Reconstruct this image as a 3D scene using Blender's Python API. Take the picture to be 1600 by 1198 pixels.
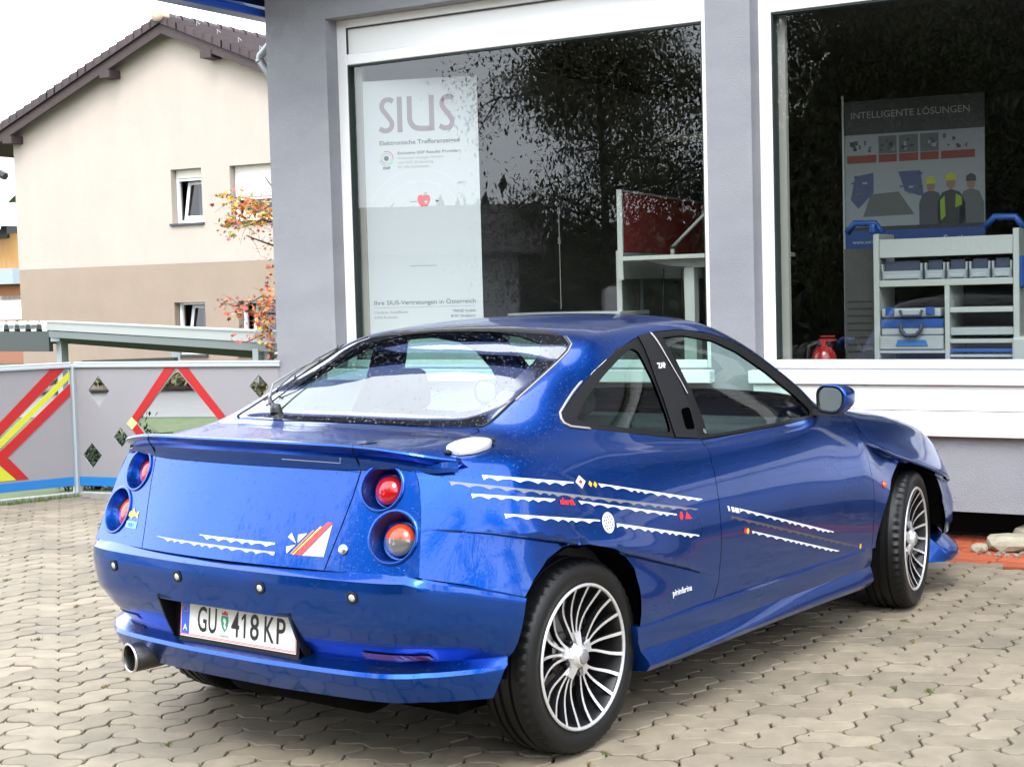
import bpy, bmesh, math, random
import numpy as np
from math import sin, cos, pi, radians, atan2, hypot
from mathutils import Vector, Matrix, geometry
random.seed(7)
D=bpy.data; SC=bpy.context.scene; COL=SC.collection
for o in list(D.objects): D.objects.remove(o)

# ---------------------------------------------------------------- camera
cd=D.cameras.new('camera'); cam=D.objects.new('camera',cd); COL.objects.link(cam); SC.camera=cam
cd.sensor_width=36; cd.lens=36*2408/1600; cd.clip_end=2000; cd.clip_start=.05
_F=Vector((.791087,.608793,-.059604)); _U=Vector((.063864,.014708,.99785)); _R=Vector((.608361,-.793193,-.027245))
cam.matrix_world=Matrix(((_R.x,_U.x,-_F.x,-3.868),(_R.y,_U.y,-_F.y,-3.564),(_R.z,_U.z,-_F.z,1.442),(0,0,0,1)))

# ---------------------------------------------------------------- sky, sun, exposure (bright overcast after rain)
SUN_EL,SUN_AZ=radians(52),radians(205)      # azimuth the light comes from, world frame
W=D.worlds.new('World'); SC.world=W; W.use_nodes=True; nt=W.node_tree; nt.nodes.clear()
sky=nt.nodes.new('ShaderNodeTexSky'); sky.sky_type='NISHITA'; sky.sun_disc=False
sky.sun_elevation=SUN_EL; sky.sun_rotation=pi/2-SUN_AZ; sky.dust_density=1.5; sky.air_density=1; sky.ozone_density=1
bwn=nt.nodes.new('ShaderNodeHueSaturation'); bwn.inputs['Saturation'].default_value=.22      # cloud cover takes most of the blue
tcw=nt.nodes.new('ShaderNodeTexCoord'); nzw=nt.nodes.new('ShaderNodeTexNoise'); nzw.inputs['Scale'].default_value=2.2; nzw.inputs['Detail'].default_value=5
mpw=nt.nodes.new('ShaderNodeMapRange'); mpw.inputs[1].default_value=.3; mpw.inputs[2].default_value=.7; mpw.inputs[3].default_value=.85; mpw.inputs[4].default_value=1.25
vmw=nt.nodes.new('ShaderNodeVectorMath'); vmw.operation='SCALE'
bg=nt.nodes.new('ShaderNodeBackground'); bg.inputs[1].default_value=.15; ow=nt.nodes.new('ShaderNodeOutputWorld')
lk=nt.links.new
lk(sky.outputs[0],bwn.inputs['Color']); lk(tcw.outputs['Generated'],nzw.inputs['Vector']); lk(nzw.outputs[0],mpw.inputs[0])
cldw=nt.nodes.new('ShaderNodeRGB'); cldw.outputs[0].default_value=(6.3,6.8,7.5,1); cmix=nt.nodes.new('ShaderNodeMix'); cmix.data_type='RGBA'; cmix.inputs[0].default_value=.8   # even cloud layer over the clear-sky model
lk(bwn.outputs[0],cmix.inputs[6]); lk(cldw.outputs[0],cmix.inputs[7]); lk(cmix.outputs[2],vmw.inputs[0]); lk(mpw.outputs[0],vmw.inputs['Scale']); lk(vmw.outputs[0],bg.inputs[0]); lk(bg.outputs[0],ow.inputs[0])
sd=D.lights.new('sun','SUN'); sun=D.objects.new('sun',sd); COL.objects.link(sun); sd.energy=.5; sd.angle=radians(22); sd.color=(1,.97,.92)
sun.rotation_euler=Vector((-cos(SUN_AZ)*cos(SUN_EL),-sin(SUN_AZ)*cos(SUN_EL),-sin(SUN_EL))).to_track_quat('-Z','Y').to_euler()
SC.view_settings.view_transform='Standard'; SC.view_settings.look='None'; SC.view_settings.gamma=1; SC.view_settings.exposure=2.03
SC.view_settings.use_curve_mapping=False
SC.render.engine='CYCLES'; cy=SC.cycles; cy.use_denoising=True; cy.max_bounces=10; cy.transparent_max_bounces=16; cy.glossy_bounces=5; cy.diffuse_bounces=3; cy.caustics_reflective=False; cy.caustics_refractive=False
cy.sample_clamp_indirect=8

# ---------------------------------------------------------------- materials
MC={}
def mat(name,col=(.5,.5,.5),rough=.6,metal=0.,var=0.,vscale=8.,bump=0.,bscale=60.,coat=0.,spec=.5,emit=None,trans=0.,rnd=0.,stretch=None,var2=None,bdist=.004,world=False):
    """principled material; var: large mottling, var2: (colour, scale, low, high) patches, bump: fine relief, rnd: tone per object"""
    if name in MC: return MC[name]
    m=D.materials.new(name); m.use_nodes=True; n=m.node_tree.nodes; l=m.node_tree.links.new; b=n['Principled BSDF']
    b.inputs['Base Color'].default_value=(*col,1); b.inputs['Roughness'].default_value=rough; b.inputs['Metallic'].default_value=metal
    b.inputs['Specular IOR Level'].default_value=spec; b.inputs['Coat Weight'].default_value=coat; b.inputs['Coat Roughness'].default_value=.03
    b.inputs['Transmission Weight'].default_value=trans
    if emit: b.inputs['Emission Color'].default_value=(*emit[:3],1); b.inputs['Emission Strength'].default_value=emit[3]
    tc=n.new('ShaderNodeTexCoord'); src=tc.outputs['Object']
    if world: gp=n.new('ShaderNodeNewGeometry'); src=gp.outputs['Position']
    if stretch:
        mp=n.new('ShaderNodeMapping'); mp.inputs['Scale'].default_value=stretch; l(src,mp.inputs[0]); src=mp.outputs[0]
    cur=None
    if var or rnd or var2:
        rgb=n.new('ShaderNodeRGB'); rgb.outputs[0].default_value=(*col,1); cur=rgb.outputs[0]
        if var2:
            nz=n.new('ShaderNodeTexNoise'); nz.inputs['Scale'].default_value=var2[1]; nz.inputs['Detail'].default_value=4; l(src,nz.inputs['Vector'])
            r=n.new('ShaderNodeMapRange'); r.inputs[1].default_value=var2[2]; r.inputs[2].default_value=var2[3]; l(nz.outputs[0],r.inputs[0])
            mx=n.new('ShaderNodeMix'); mx.data_type='RGBA'; l(r.outputs[0],mx.inputs[0]); l(cur,mx.inputs[6]); mx.inputs[7].default_value=(*var2[0],1); cur=mx.outputs[2]
        if var:
            nz=n.new('ShaderNodeTexNoise'); nz.inputs['Scale'].default_value=vscale; nz.inputs['Detail'].default_value=6; nz.inputs['Roughness'].default_value=.6; l(src,nz.inputs['Vector'])
            r=n.new('ShaderNodeMapRange'); r.inputs[1].default_value=.25; r.inputs[2].default_value=.75; r.inputs[3].default_value=1-var; r.inputs[4].default_value=1+var; l(nz.outputs[0],r.inputs[0])
            v=n.new('ShaderNodeVectorMath'); v.operation='SCALE'; l(cur,v.inputs[0]); l(r.outputs[0],v.inputs['Scale']); cur=v.outputs[0]
        if rnd:
            oi=n.new('ShaderNodeObjectInfo'); r=n.new('ShaderNodeMapRange'); r.inputs[3].default_value=1-rnd; r.inputs[4].default_value=1+rnd; l(oi.outputs['Random'],r.inputs[0])
            v=n.new('ShaderNodeVectorMath'); v.operation='SCALE'; l(cur,v.inputs[0]); l(r.outputs[0],v.inputs['Scale']); cur=v.outputs[0]
        l(cur,b.inputs['Base Color'])
    if bump:
        nz=n.new('ShaderNodeTexNoise'); nz.inputs['Scale'].default_value=bscale; nz.inputs['Detail'].default_value=4; l(src,nz.inputs['Vector'])
        bp=n.new('ShaderNodeBump'); bp.inputs['Strength'].default_value=min(1,bump); bp.inputs['Distance'].default_value=bdist; l(nz.outputs[0],bp.inputs['Height']); l(bp.outputs[0],b.inputs['Normal'])
    MC[name]=m; return m
def drops(m,scale=70,depth=.0016,thr=.62,up=True):
    """rain beads standing on a surface, as relief"""
    n=m.node_tree.nodes; l=m.node_tree.links.new; b=n['Principled BSDF'] if 'Principled BSDF' in n else None
    tc=n.new('ShaderNodeTexCoord'); hs=[]
    for sc,tt in ((scale,thr),(scale*1.9,thr+.02)):
        vo=n.new('ShaderNodeTexVoronoi'); vo.inputs['Scale'].default_value=sc; vo.inputs['Randomness'].default_value=1; l(tc.outputs['Object'],vo.inputs['Vector'])
        sp=n.new('ShaderNodeSeparateColor'); l(vo.outputs['Color'],sp.inputs[0])
        sz=n.new('ShaderNodeMapRange'); sz.inputs[1].default_value=tt; sz.inputs[2].default_value=1; sz.inputs[3].default_value=0; sz.inputs[4].default_value=.30; l(sp.outputs[0],sz.inputs[0])
        su=n.new('ShaderNodeMath'); su.operation='SUBTRACT'; l(sz.outputs[0],su.inputs[0]); l(vo.outputs['Distance'],su.inputs[1])
        mx=n.new('ShaderNodeMath'); mx.operation='MAXIMUM'; mx.inputs[1].default_value=0; l(su.outputs[0],mx.inputs[0])
        pw=n.new('ShaderNodeMath'); pw.operation='POWER'; pw.inputs[1].default_value=.5; l(mx.outputs[0],pw.inputs[0]); hs.append(pw.outputs[0])
    ad=n.new('ShaderNodeMath'); ad.operation='ADD'; l(hs[0],ad.inputs[0]); l(hs[1],ad.inputs[1])
    h=ad.outputs[0]
    if up:
        g=n.new('ShaderNodeNewGeometry'); s2=n.new('ShaderNodeSeparateXYZ'); l(g.outputs['Normal'],s2.inputs[0])
        r=n.new('ShaderNodeMapRange'); r.inputs[1].default_value=.0; r.inputs[2].default_value=.45; r.inputs[3].default_value=.12; l(s2.outputs[2],r.inputs[0])
        mu=n.new('ShaderNodeMath'); mu.operation='MULTIPLY'; l(h,mu.inputs[0]); l(r.outputs[0],mu.inputs[1]); h=mu.outputs[0]
    bp=n.new('ShaderNodeBump'); bp.inputs['Strength'].default_value=1; bp.inputs['Distance'].default_value=depth; l(h,bp.inputs['Height'])
    if b: l(bp.outputs[0],b.inputs['Normal']); l(bp.outputs[0],b.inputs['Coat Normal'])
    return bp
def glass(name,tint=(.8,.9,.88),ior=1.55,wet=False,dirt=0.):
    """thin pane: Fresnel mirror over tinted see-through"""
    m=D.materials.new(name); m.use_nodes=True; n=m.node_tree.nodes; l=m.node_tree.links.new; n.clear()
    o=n.new('ShaderNodeOutputMaterial'); tr=n.new('ShaderNodeBsdfTransparent'); tr.inputs[0].default_value=(*tint,1)
    gl=n.new('ShaderNodeBsdfGlossy'); gl.inputs['Roughness'].default_value=.005; fr=n.new('ShaderNodeFresnel'); ge=n.new('ShaderNodeNewGeometry'); mi=n.new('ShaderNodeMix'); mi.inputs[2].default_value=ior; mi.inputs[3].default_value=1/ior; l(ge.outputs['Backfacing'],mi.inputs[0]); l(mi.outputs[0],fr.inputs[0])
    mx=n.new('ShaderNodeMixShader'); l(fr.outputs[0],mx.inputs[0]); l(tr.outputs[0],mx.inputs[1]); l(gl.outputs[0],mx.inputs[2]); out=mx.outputs[0]
    if wet:
        bp=drops(m,75,.0016,.55,False); l(bp.outputs[0],gl.inputs['Normal']); l(bp.outputs[0],fr.inputs['Normal'])
    if dirt:
        df=n.new('ShaderNodeBsdfDiffuse'); df.inputs[0].default_value=(.6,.62,.62,1); m2=n.new('ShaderNodeMixShader'); m2.inputs[0].default_value=dirt
        l(out,m2.inputs[1]); l(df.outputs[0],m2.inputs[2]); out=m2.outputs[0]
    l(out,o.inputs[0]); MC[name]=m; return m

# ---------------------------------------------------------------- helpers
def empty(name,loc=(0,0,0),rz=0,label=None,cat=None,group=None,kind=None):
    o=D.objects.new(name,None); COL.objects.link(o); o.location=loc; o.rotation_euler=(0,0,rz); o.empty_display_size=.1
    return tag(o,label,cat,group,kind)
def tag(o,label=None,cat=None,group=None,kind=None):
    if label: o['label']=label
    if cat: o['category']=cat
    if group: o['group']=group
    if kind: o['kind']=kind
    return o
def obj(name,bm,m,parent=None,smooth=False,label=None):
    me=D.meshes.new(name)
    if isinstance(bm,bmesh.types.BMesh): bm.normal_update(); bm.to_mesh(me); bm.free()
    else:
        V,Fc=bm; me.from_pydata([tuple(map(float,v)) for v in V],[],[tuple(map(int,f)) for f in Fc])
    if m:
        for mm in (m if isinstance(m,(list,tuple)) else [m]): me.materials.append(mm)
    if smooth: me.shade_smooth()
    o=D.objects.new(name,me); COL.objects.link(o)
    if parent: o.parent=parent
    if label: o['label']=label
    return o
def inst(src,parent=None,loc=None,rot=None,scale=None,name=None):
    o=src.copy(); COL.objects.link(o)
    if parent is not None: o.parent=parent
    if loc is not None: o.location=loc
    if rot is not None: o.rotation_euler=rot
    if scale is not None: o.scale=scale
    return o
def B(): return bmesh.new()
def box(bm,x0,x1,y0,y1,z0,z1,bev=0.,M=None,seg=1):
    r=bmesh.ops.create_cube(bm,size=1); vs=r['verts']
    for v in vs: v.co=Vector((x0+(v.co.x+.5)*(x1-x0),y0+(v.co.y+.5)*(y1-y0),z0+(v.co.z+.5)*(z1-z0)))
    if bev:
        es=list({e for v in vs for e in v.link_edges}); r=bmesh.ops.bevel(bm,geom=es,offset=bev,segments=seg,affect='EDGES',profile=.5); vs=list({v for f in r['faces'] for v in f.verts}|{v for v in vs if v.is_valid})
    if M is not None:
        for v in vs: v.co=M@v.co
    return vs
def boxo(name,x0,x1,y0,y1,z0,z1,m,parent=None,bev=0.,seg=1,label=None):
    bm=B(); box(bm,x0,x1,y0,y1,z0,z1,bev,seg=seg); return obj(name,bm,m,parent,label=label)
def tube(bm,P,r,n=8,cap=True):
    """tube along points, r number or list"""
    P=[Vector(p) for p in P]; R_=r if isinstance(r,(list,tuple)) else [r]*len(P); rings=[]; up=Vector((0,0,1))
    t0=(P[1]-P[0]).normalized(); a=t0.cross(up) if abs(t0.z)<.95 else t0.cross(Vector((1,0,0))); a.normalize()
    for i,p in enumerate(P):
        t=((P[min(i+1,len(P)-1)]-P[i]).normalized()+(P[i]-P[max(i-1,0)]).normalized()).normalized()
        a=(a-t*a.dot(t)).normalized(); b=t.cross(a)
        rings.append([bm.verts.new(p+(a*cos(2*pi*k/n)+b*sin(2*pi*k/n))*R_[i]) for k in range(n)])
    for A,C_ in zip(rings,rings[1:]):
        for k in range(n): bm.faces.new((A[k],A[(k+1)%n],C_[(k+1)%n],C_[k]))
    if cap: bm.faces.new(rings[0][::-1]); bm.faces.new(rings[-1])
    bmesh.ops.recalc_face_normals(bm,faces=bm.faces)
def lathe(bm,prof,n=48,axis='Y',c=(0,0,0),close=False):
    """prof: (radius, offset along axis)"""
    rings=[]
    for r,h in prof:
        ring=[]
        for k in range(n):
            a=2*pi*k/n; q=(r*cos(a),h,r*sin(a)) if axis=='Y' else ((h,r*cos(a),r*sin(a)) if axis=='X' else (r*cos(a),r*sin(a),h))
            ring.append(bm.verts.new((q[0]+c[0],q[1]+c[1],q[2]+c[2])))
        rings.append(ring)
    pr=list(zip(rings,rings[1:]))+([(rings[-1],rings[0])] if close else [])
    for A,C_ in pr:
        for k in range(n): bm.faces.new((A[k],C_[k],C_[(k+1)%n],A[(k+1)%n]))
    if not close:
        if prof[0][0]<.02 and prof[0][0]>0: bm.faces.new(rings[0])
        if prof[-1][0]<.02 and prof[-1][0]>0: bm.faces.new(rings[-1])
    bmesh.ops.recalc_face_normals(bm,faces=bm.faces)
def prism(bm,pts,axis,a,b):
    """extrude a 2D polygon along an axis: 'x' pts=(y,z), 'y' pts=(x,z), 'z' pts=(x,y)"""
    f=lambda p,h: (h,p[0],p[1]) if axis=='x' else ((p[0],h,p[1]) if axis=='y' else (p[0],p[1],h))
    A=[bm.verts.new(f(p,a)) for p in pts]; C_=[bm.verts.new(f(p,b)) for p in pts]
    fs=[bm.faces.new(A),bm.faces.new(C_[::-1])]
    for k in range(len(pts)): fs.append(bm.faces.new((A[k],C_[k],C_[(k+1)%len(pts)],A[(k+1)%len(pts)])))
    bmesh.ops.recalc_face_normals(bm,faces=fs)
def text(name,s,size,m,parent,loc,rot,ext=.0005,align='LEFT',sx=1.,label=None,bold=0.,sp=1.):
    cu=D.curves.new(name,'FONT'); cu.body=s; cu.size=size; cu.align_x=align; cu.extrude=ext; cu.resolution_u=3; cu.offset=bold; cu.space_character=sp
    t=D.objects.new(name+'_tmp',cu); me=D.meshes.new_from_object(t); D.objects.remove(t); me.materials.clear(); me.materials.append(m)
    o=D.objects.new(name,me); COL.objects.link(o); o.parent=parent; o.location=loc; o.rotation_euler=rot; o.scale=(sx,1,1)
    if label: o['label']=label
    return o
def inpoly(P,poly):
    P=np.asarray(P); x,y=P[:,0],P[:,1]; r=np.zeros(len(P),bool); n=len(poly); j=n-1
    for i in range(n):
        xi,yi=poly[i]; xj,yj=poly[j]
        if yi!=yj: r^=((yi>y)!=(yj>y))&(x<(xj-xi)*(y-yi)/(yj-yi)+xi)
        j=i
    return r
def resamp(poly,d,closed=True):
    out=[]; n=len(poly)
    for i in range(n if closed else n-1):
        a=np.array(poly[i],float); b=np.array(poly[(i+1)%n],float); k=max(1,int(np.ceil(np.linalg.norm(b-a)/d)))
        for q in range(k): out.append(tuple(a+(b-a)*q/k))
    if not closed: out.append(tuple(poly[-1]))
    return out
def rounded(poly,r,k=5):
    """round the corners of a polygon; r number or list"""
    out=[]; n=len(poly)
    for i in range(n):
        p=np.array(poly[i],float); a=np.array(poly[i-1],float)-p; b=np.array(poly[(i+1)%n],float)-p; rr=r[i] if isinstance(r,(list,tuple)) else r
        la,lb=np.linalg.norm(a),np.linalg.norm(b); rr=min(rr,la*.49,lb*.49)
        if rr<=0: out.append(tuple(p)); continue
        A=p+a/la*rr; C_=p+b/lb*rr
        for q in range(k+1):
            t=q/k; out.append(tuple(A*(1-t)**2+p*2*t*(1-t)+C_*t*t))
    return out
def cdt(outer,holes,spacing,lines=(),grid=None):
    """triangulate a 2D region with inner grid points; returns points, triangles"""
    pts=[];edges=[]
    loops=[resamp(outer,spacing)]+[resamp(h,spacing) for h in holes]
    for L in loops:
        s=len(pts); pts+=L; edges+=[(s+i,s+(i+1)%len(L)) for i in range(len(L))]
    for ln in lines:
        L=resamp(ln,spacing,False); s=len(pts); pts+=L; edges+=[(s+i,s+i+1) for i in range(len(L)-1)]
    bp=np.array(pts); lo=loops[0]; mn=np.min(lo,0); mx=np.max(lo,0)
    if grid is None:
        gx,gy=np.meshgrid(np.arange(mn[0]+spacing*.5,mx[0],spacing),np.arange(mn[1]+spacing*.5,mx[1],spacing)); G=np.stack([gx.ravel(),gy.ravel()],1)
    else: G=grid
    if len(G):
        k=inpoly(G,loops[0])
        for h in loops[1:]: k&=~inpoly(G,h)
        G=G[k]
        if len(G):
            keep=np.ones(len(G),bool)
            for c in range(0,len(G),2000):
                d=((G[c:c+2000,None]-bp[None])**2).sum(2).min(1); keep[c:c+2000]=d>(spacing*.45)**2
            G=G[keep]
    allp=[Vector(p) for p in pts]+[Vector(p) for p in G]
    r=geometry.delaunay_2d_cdt(allp,edges,[],0,1e-7); V=np.array([tuple(v) for v in r[0]]); T=np.array([tuple(f) for f in r[2] if len(f)==3])
    c=V[T].mean(1); k=inpoly(c,loops[0])
    for h in loops[1:]: k&=~inpoly(c,h)
    T=T[k]; a=V[T]; ar=(a[:,1,0]-a[:,0,0])*(a[:,2,1]-a[:,0,1])-(a[:,2,0]-a[:,0,0])*(a[:,1,1]-a[:,0,1])
    T=T[abs(ar)>1e-10]; ar=ar[abs(ar)>1e-10]; T[ar<0]=T[ar<0][:,::-1]
    return V,T
def plate_mesh(outer,holes,thick,spacing=.3):
    """flat board with cut-outs in local x,z, thickness along y from 0 to thick"""
    V,T=cdt(outer,holes,spacing,grid=np.zeros((0,2))); n=len(V)
    P=[(x,0,z) for x,z in V]+[(x,thick,z) for x,z in V]; F_=[(a,b,c) for a,b,c in T]+[(c+n,b+n,a+n) for a,b,c in T]
    ed={}
    for t in T:
        for a,b in ((t[0],t[1]),(t[1],t[2]),(t[2],t[0])):
            ed[(a,b)]=1
    for a,b in ed:
        if (b,a) not in ed: F_.append((b,a,a+n,b+n))
    return P,F_
#--BODYFUNC
def crm(P,u):
    """Catmull-Rom along axis 0 of P at parameters u (vector)."""
    n=len(P); i=np.clip(np.floor(u).astype(int),0,n-2); f=(u-i)
    def g(j):
        lo=P[0]*2-P[1]; hi=P[-1]*2-P[-2]
        E=np.concatenate([lo[None],P,hi[None]]); return E[np.clip(j+1,0,n+1)]
    f=f.reshape(f.shape+(1,)*(P.ndim-1))
    a,b,c,d=g(i-1),g(i),g(i+1),g(i+2)
    return .5*((2*b)+(-a+c)*f+(2*a-5*b+4*c-d)*f*f+(-a+3*b-3*c+d)*f**3)
_XS=[-.60,-.45,-.30,-.15,.09,.30,.50,.75,1.0,1.25,1.5,1.75,2.0,2.3,2.6,2.9,3.15,3.32,3.42]
# per station: y at the four lower levels, then (y,z) shoulder, belt, mid, rail, inner, near centre, and centre z
_T=[None,
 ((.825,.825,.800,.772),(.735,.885),(.690,.943),(.620,.973),(.53,.988),(.38,.996),(.2,1.0),1.003),
 ((.850,.862,.850,.822),(.785,.893),(.735,.952),(.655,.983),(.55,.998),(.40,1.006),(.2,1.010),1.013),
 ((.858,.875,.868,.840),(.803,.900),(.760,.958),(.670,.998),(.575,1.013),(.42,1.017),(.2,1.022),1.024),
 ((.862,.880,.875,.848),(.813,.905),(.768,.965),(.700,1.042),(.605,1.100),(.52,1.112),(.27,1.124),1.128),
 ((.862,.878,.874,.850),(.818,.895),(.778,.943),(.704,1.058),(.605,1.172),(.50,1.203),(.26,1.218),1.222),
 ((.860,.872,.870,.850),(.820,.885),(.784,.925),(.697,1.085),(.602,1.240),(.50,1.284),(.26,1.303),1.308),
 ((.857,.867,.867,.849),(.821,.872),(.788,.905),(.692,1.095),(.592,1.278),(.46,1.315),(.25,1.333),1.339),
 ((.856,.865,.866,.848),(.822,.870),(.790,.902),(.690,1.098),(.588,1.289),(.45,1.325),(.25,1.342),1.348),
 ((.856,.865,.866,.848),(.823,.870),(.790,.902),(.692,1.090),(.600,1.264),(.47,1.314),(.25,1.333),1.339),
 ((.856,.866,.867,.848),(.824,.872),(.791,.908),(.715,1.040),(.640,1.170),(.51,1.232),(.28,1.262),1.271),
 ((.857,.867,.868,.846),(.822,.870),(.790,.915),(.755,.962),(.692,1.030),(.54,1.098),(.28,1.130),1.140),
 ((.858,.869,.869,.845),(.812,.855),(.765,.903),(.690,.930),(.58,.943),(.42,.955),(.2,.965),.968),
 ((.860,.872,.870,.840),(.798,.828),(.742,.868),(.660,.887),(.56,.895),(.40,.902),(.2,.907),.910),
 ((.860,.875,.868,.830),(.785,.788),(.725,.828),(.640,.848),(.54,.857),(.38,.864),(.2,.869),.871),
 ((.845,.855,.840,.800),(.752,.730),(.690,.768),(.600,.787),(.50,.797),(.35,.806),(.18,.812),.815),
 ((.765,.775,.760,.722),(.680,.650),(.620,.682),(.540,.702),(.45,.717),(.32,.726),(.16,.733),.736),
 ((.710,.720,.695,.655),(.610,.588),(.550,.615),(.470,.632),(.39,.642),(.28,.650),(.14,.655),.658),
 ((.600,.610,.585,.545),(.500,.515),(.450,.535),(.390,.548),(.32,.556),(.23,.562),(.11,.566),.568)]
_Z3=[0,.775,.785,.79,.79,.79,.785,.78,.78,.78,.78,.775,.765,.745,.705,.65,.585,.53,.47]
def _net():
    P=np.zeros((len(_XS),11,3))
    P[0]=[(-.66,.745,.50),(-.648,.736,.57),(-.632,.724,.645),(-.600,.702,.76),(-.566,.677,.86),(-.545,.648,.925),
          (-.560,.600,.963),(-.575,.520,.982),(-.585,.38,.99),(-.592,.2,.995),(-.595,0,.997)]
    for i,(x,T) in enumerate(zip(_XS,_T)):
        if T is None: continue
        zz=(.30,.46,.62,_Z3[i])
        if i==1: zz=(.40,.52,.635,_Z3[i])
        if i>14: k=_Z3[i]/.75; zz=(.28,.28+.35*(_Z3[i]-.28),.28+.7*(_Z3[i]-.28),_Z3[i])
        for k in range(4): P[i,k]=(x,T[0][k],zz[k])
        for k in range(6): P[i,4+k]=(x,T[1+k][0],T[1+k][1])
        P[i,10]=(x,0,T[7])
    return P
NET=_net()
for _k in range(2,11): NET[0,_k,0]=-.7155+.38*(NET[0,_k,2]-.65)+.165*NET[0,_k,1]**2+.25*max(NET[0,_k,2]-.93,0)
_LR=np.array([(-.62,.785),(-.40,.748),(-.136,.688),(.10,.630),(.286,.579),(.53,.508),(.78,.432)])
_LF=np.array([(1.95,.800),(2.17,.744),(2.32,.697),(2.60,.625),(2.86,.560),(3.3,.47)])
def sm(a,b,x): 
    t=np.clip((x-a)/(b-a),0,1); return t*t*(3-2*t)
def slash(x,z):
    """inward step below the two slanting creases that cut the wheel arches"""
    dr=np.interp(x,_LR[:,0],_LR[:,1])-z; df=np.interp(x,_LF[:,0],_LF[:,1])-z
    hr=.024*sm(-.62,-.15,x)*(1-sm(.30,.80,x)); hf=.034*sm(1.97,2.3,x)*(1-sm(3.15,3.4,x))
    r=hr*sm(0,.007,dr)*(1-sm(.02,.20,dr))+ hf*sm(0,.008,df)*(1-sm(.03,.24,df))
    r=r-.006*sm(-.62,-.2,x)*(1-sm(.3,.8,x))*(1-sm(0,.004,dr))*sm(-.10,0,dr)-.008*sm(2.,2.3,x)*(1-sm(3.15,3.4,x))*(1-sm(0,.004,df))*sm(-.12,0,df)
    return r
def S(s,t):
    s=np.atleast_1d(np.asarray(s,float)); t=np.atleast_1d(np.asarray(t,float))
    A=crm(NET,s)                       # (n,11,3)
    A=np.swapaxes(A,0,1)               # (11,n,3)
    n=len(s); i=np.clip(np.floor(t).astype(int),0,9); f=(t-i)[:,None]; k=np.arange(n)
    E=np.concatenate([(2*A[0]-A[1])[None],A,(A[9]*np.array([1,-1,1]))[None]])
    a,b,c,d=E[i,k],E[i+1,k],E[i+2,k],E[i+3,k]
    Q=.5*((2*b)+(-a+c)*f+(2*a-5*b+4*c-d)*f*f+(-a+3*b-3*c+d)*f**3)
    Q[:,1]-=slash(Q[:,0],Q[:,2])*(1-sm(4.6,5.2,t))
    return Q
def Sn(s,t):
    h=.01; a=S(np.clip(s+h,0,len(_XS)-1),t)-S(np.clip(s-h,0,len(_XS)-1),t)
    b=S(s,np.clip(t+h,0,10))-S(s,np.clip(t-h,0,10))
    n=np.cross(b,a); n/=np.linalg.norm(n,axis=1)[:,None]+1e-12
    return n*np.where((n[:,1]*.3+n[:,2])[:,None]<-.5,-1,1)
_G=None
def inv(pts,mode='xz',tr=(0,10)):
    """surface parameters of points given by side (x,z) or top (x,y) projection"""
    global _G
    if _G is None:
        ss,tt=np.meshgrid(np.linspace(0,len(_XS)-1,361),np.linspace(0,10,201),indexing='ij'); ss=ss.ravel(); tt=tt.ravel()
        _G=(ss,tt,S(ss,tt))
    ss,tt,Q=_G; ax=[0,2] if mode=='xz' else [0,1]
    m=(tt>=tr[0])&(tt<=tr[1]); s0,t0,Q0=ss[m],tt[m],Q[m][:,ax]
    pts=np.asarray(pts,float); s=np.empty(len(pts)); t=np.empty(len(pts))
    for k,p in enumerate(pts):
        j=np.argmin(((Q0-p)**2).sum(1)); s[k],t[k]=s0[j],t0[j]
    for _ in range(6):
        q=S(s,t)[:,ax]; e=pts-q; h=1e-3
        ds=(S(s+h,t)[:,ax]-q)/h; dt=(S(s,t+h)[:,ax]-q)/h
        det=ds[:,0]*dt[:,1]-ds[:,1]*dt[:,0]; det=np.where(abs(det)<1e-6,1e-6,det)
        a=(e[:,0]*dt[:,1]-e[:,1]*dt[:,0])/det; b=(ds[:,0]*e[:,1]-ds[:,1]*e[:,0])/det
        s=np.clip(s+np.clip(a,-.1,.1),0,len(_XS)-1); t=np.clip(t+np.clip(b,-.1,.1),0,10)
    return s,t
def rear_x(y,z): return -.7155+.38*(z-.65)+.165*y*y+.25*np.maximum(z-.93,0)
_BP=np.array([(-.738,0),(-.735,.2),(-.707,.53),(-.672,.675),(-.615,.752),(-.51,.808),(-.415,.847),(-.325,.872)])
_BV=[(.658,.552,.052,.010),(.650,.548,.040,.003),(.628,.538,.004,.0),(.590,.50,0,0),(.50,.46,.014,.003),(.43,.42,.05,.012),(.392,.395,.082,.020),(.380,.385,.088,.024),(.376,.382,.080,.020),
     (.358,.365,.034,.006),(.346,.352,.028,.004),(.31,.315,.044,.008),(.265,.268,.072,.018),(.254,.258,.13,.05)]
def bumper(u,v):
    """u 0..7 from rear centre round the right corner to the wheel arch, v 0..13 from top down"""
    u=np.atleast_1d(np.asarray(u,float)); v=np.atleast_1d(np.asarray(v,float))
    u=u*(1-.19*np.clip((v-1)/12,0,1)**1.3)
    P=crm(_BP,u); h=1e-2; T=crm(_BP,np.clip(u+h,0,7))-crm(_BP,np.clip(u-h,0,7)); T/=np.linalg.norm(T,axis=1)[:,None]
    N=np.stack([T[:,1],-T[:,0]],1)   # inward
    V=np.array(_BV); i=np.clip(np.floor(v).astype(int),0,len(V)-2); f=(v-i)[:,None]
    q=V[i]*(1-f)+V[i+1]*f; w=sm(3.6,6.8,u); w2=np.clip((u-3.2)/3.8,0,1)
    z=q[:,0]*(1-w2)+q[:,1]*w2; wt=sm(2.7,4.1,u); w=np.where(v<3,wt,w); ins=q[:,2]*(1-w)+q[:,3]*w+.032*np.exp(-((u-3.6)/1.2)**2)*np.clip((v-4)/3,0,1)
    return np.stack([P[:,0]+N[:,0]*ins,P[:,1]+N[:,1]*ins,z],1)
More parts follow.
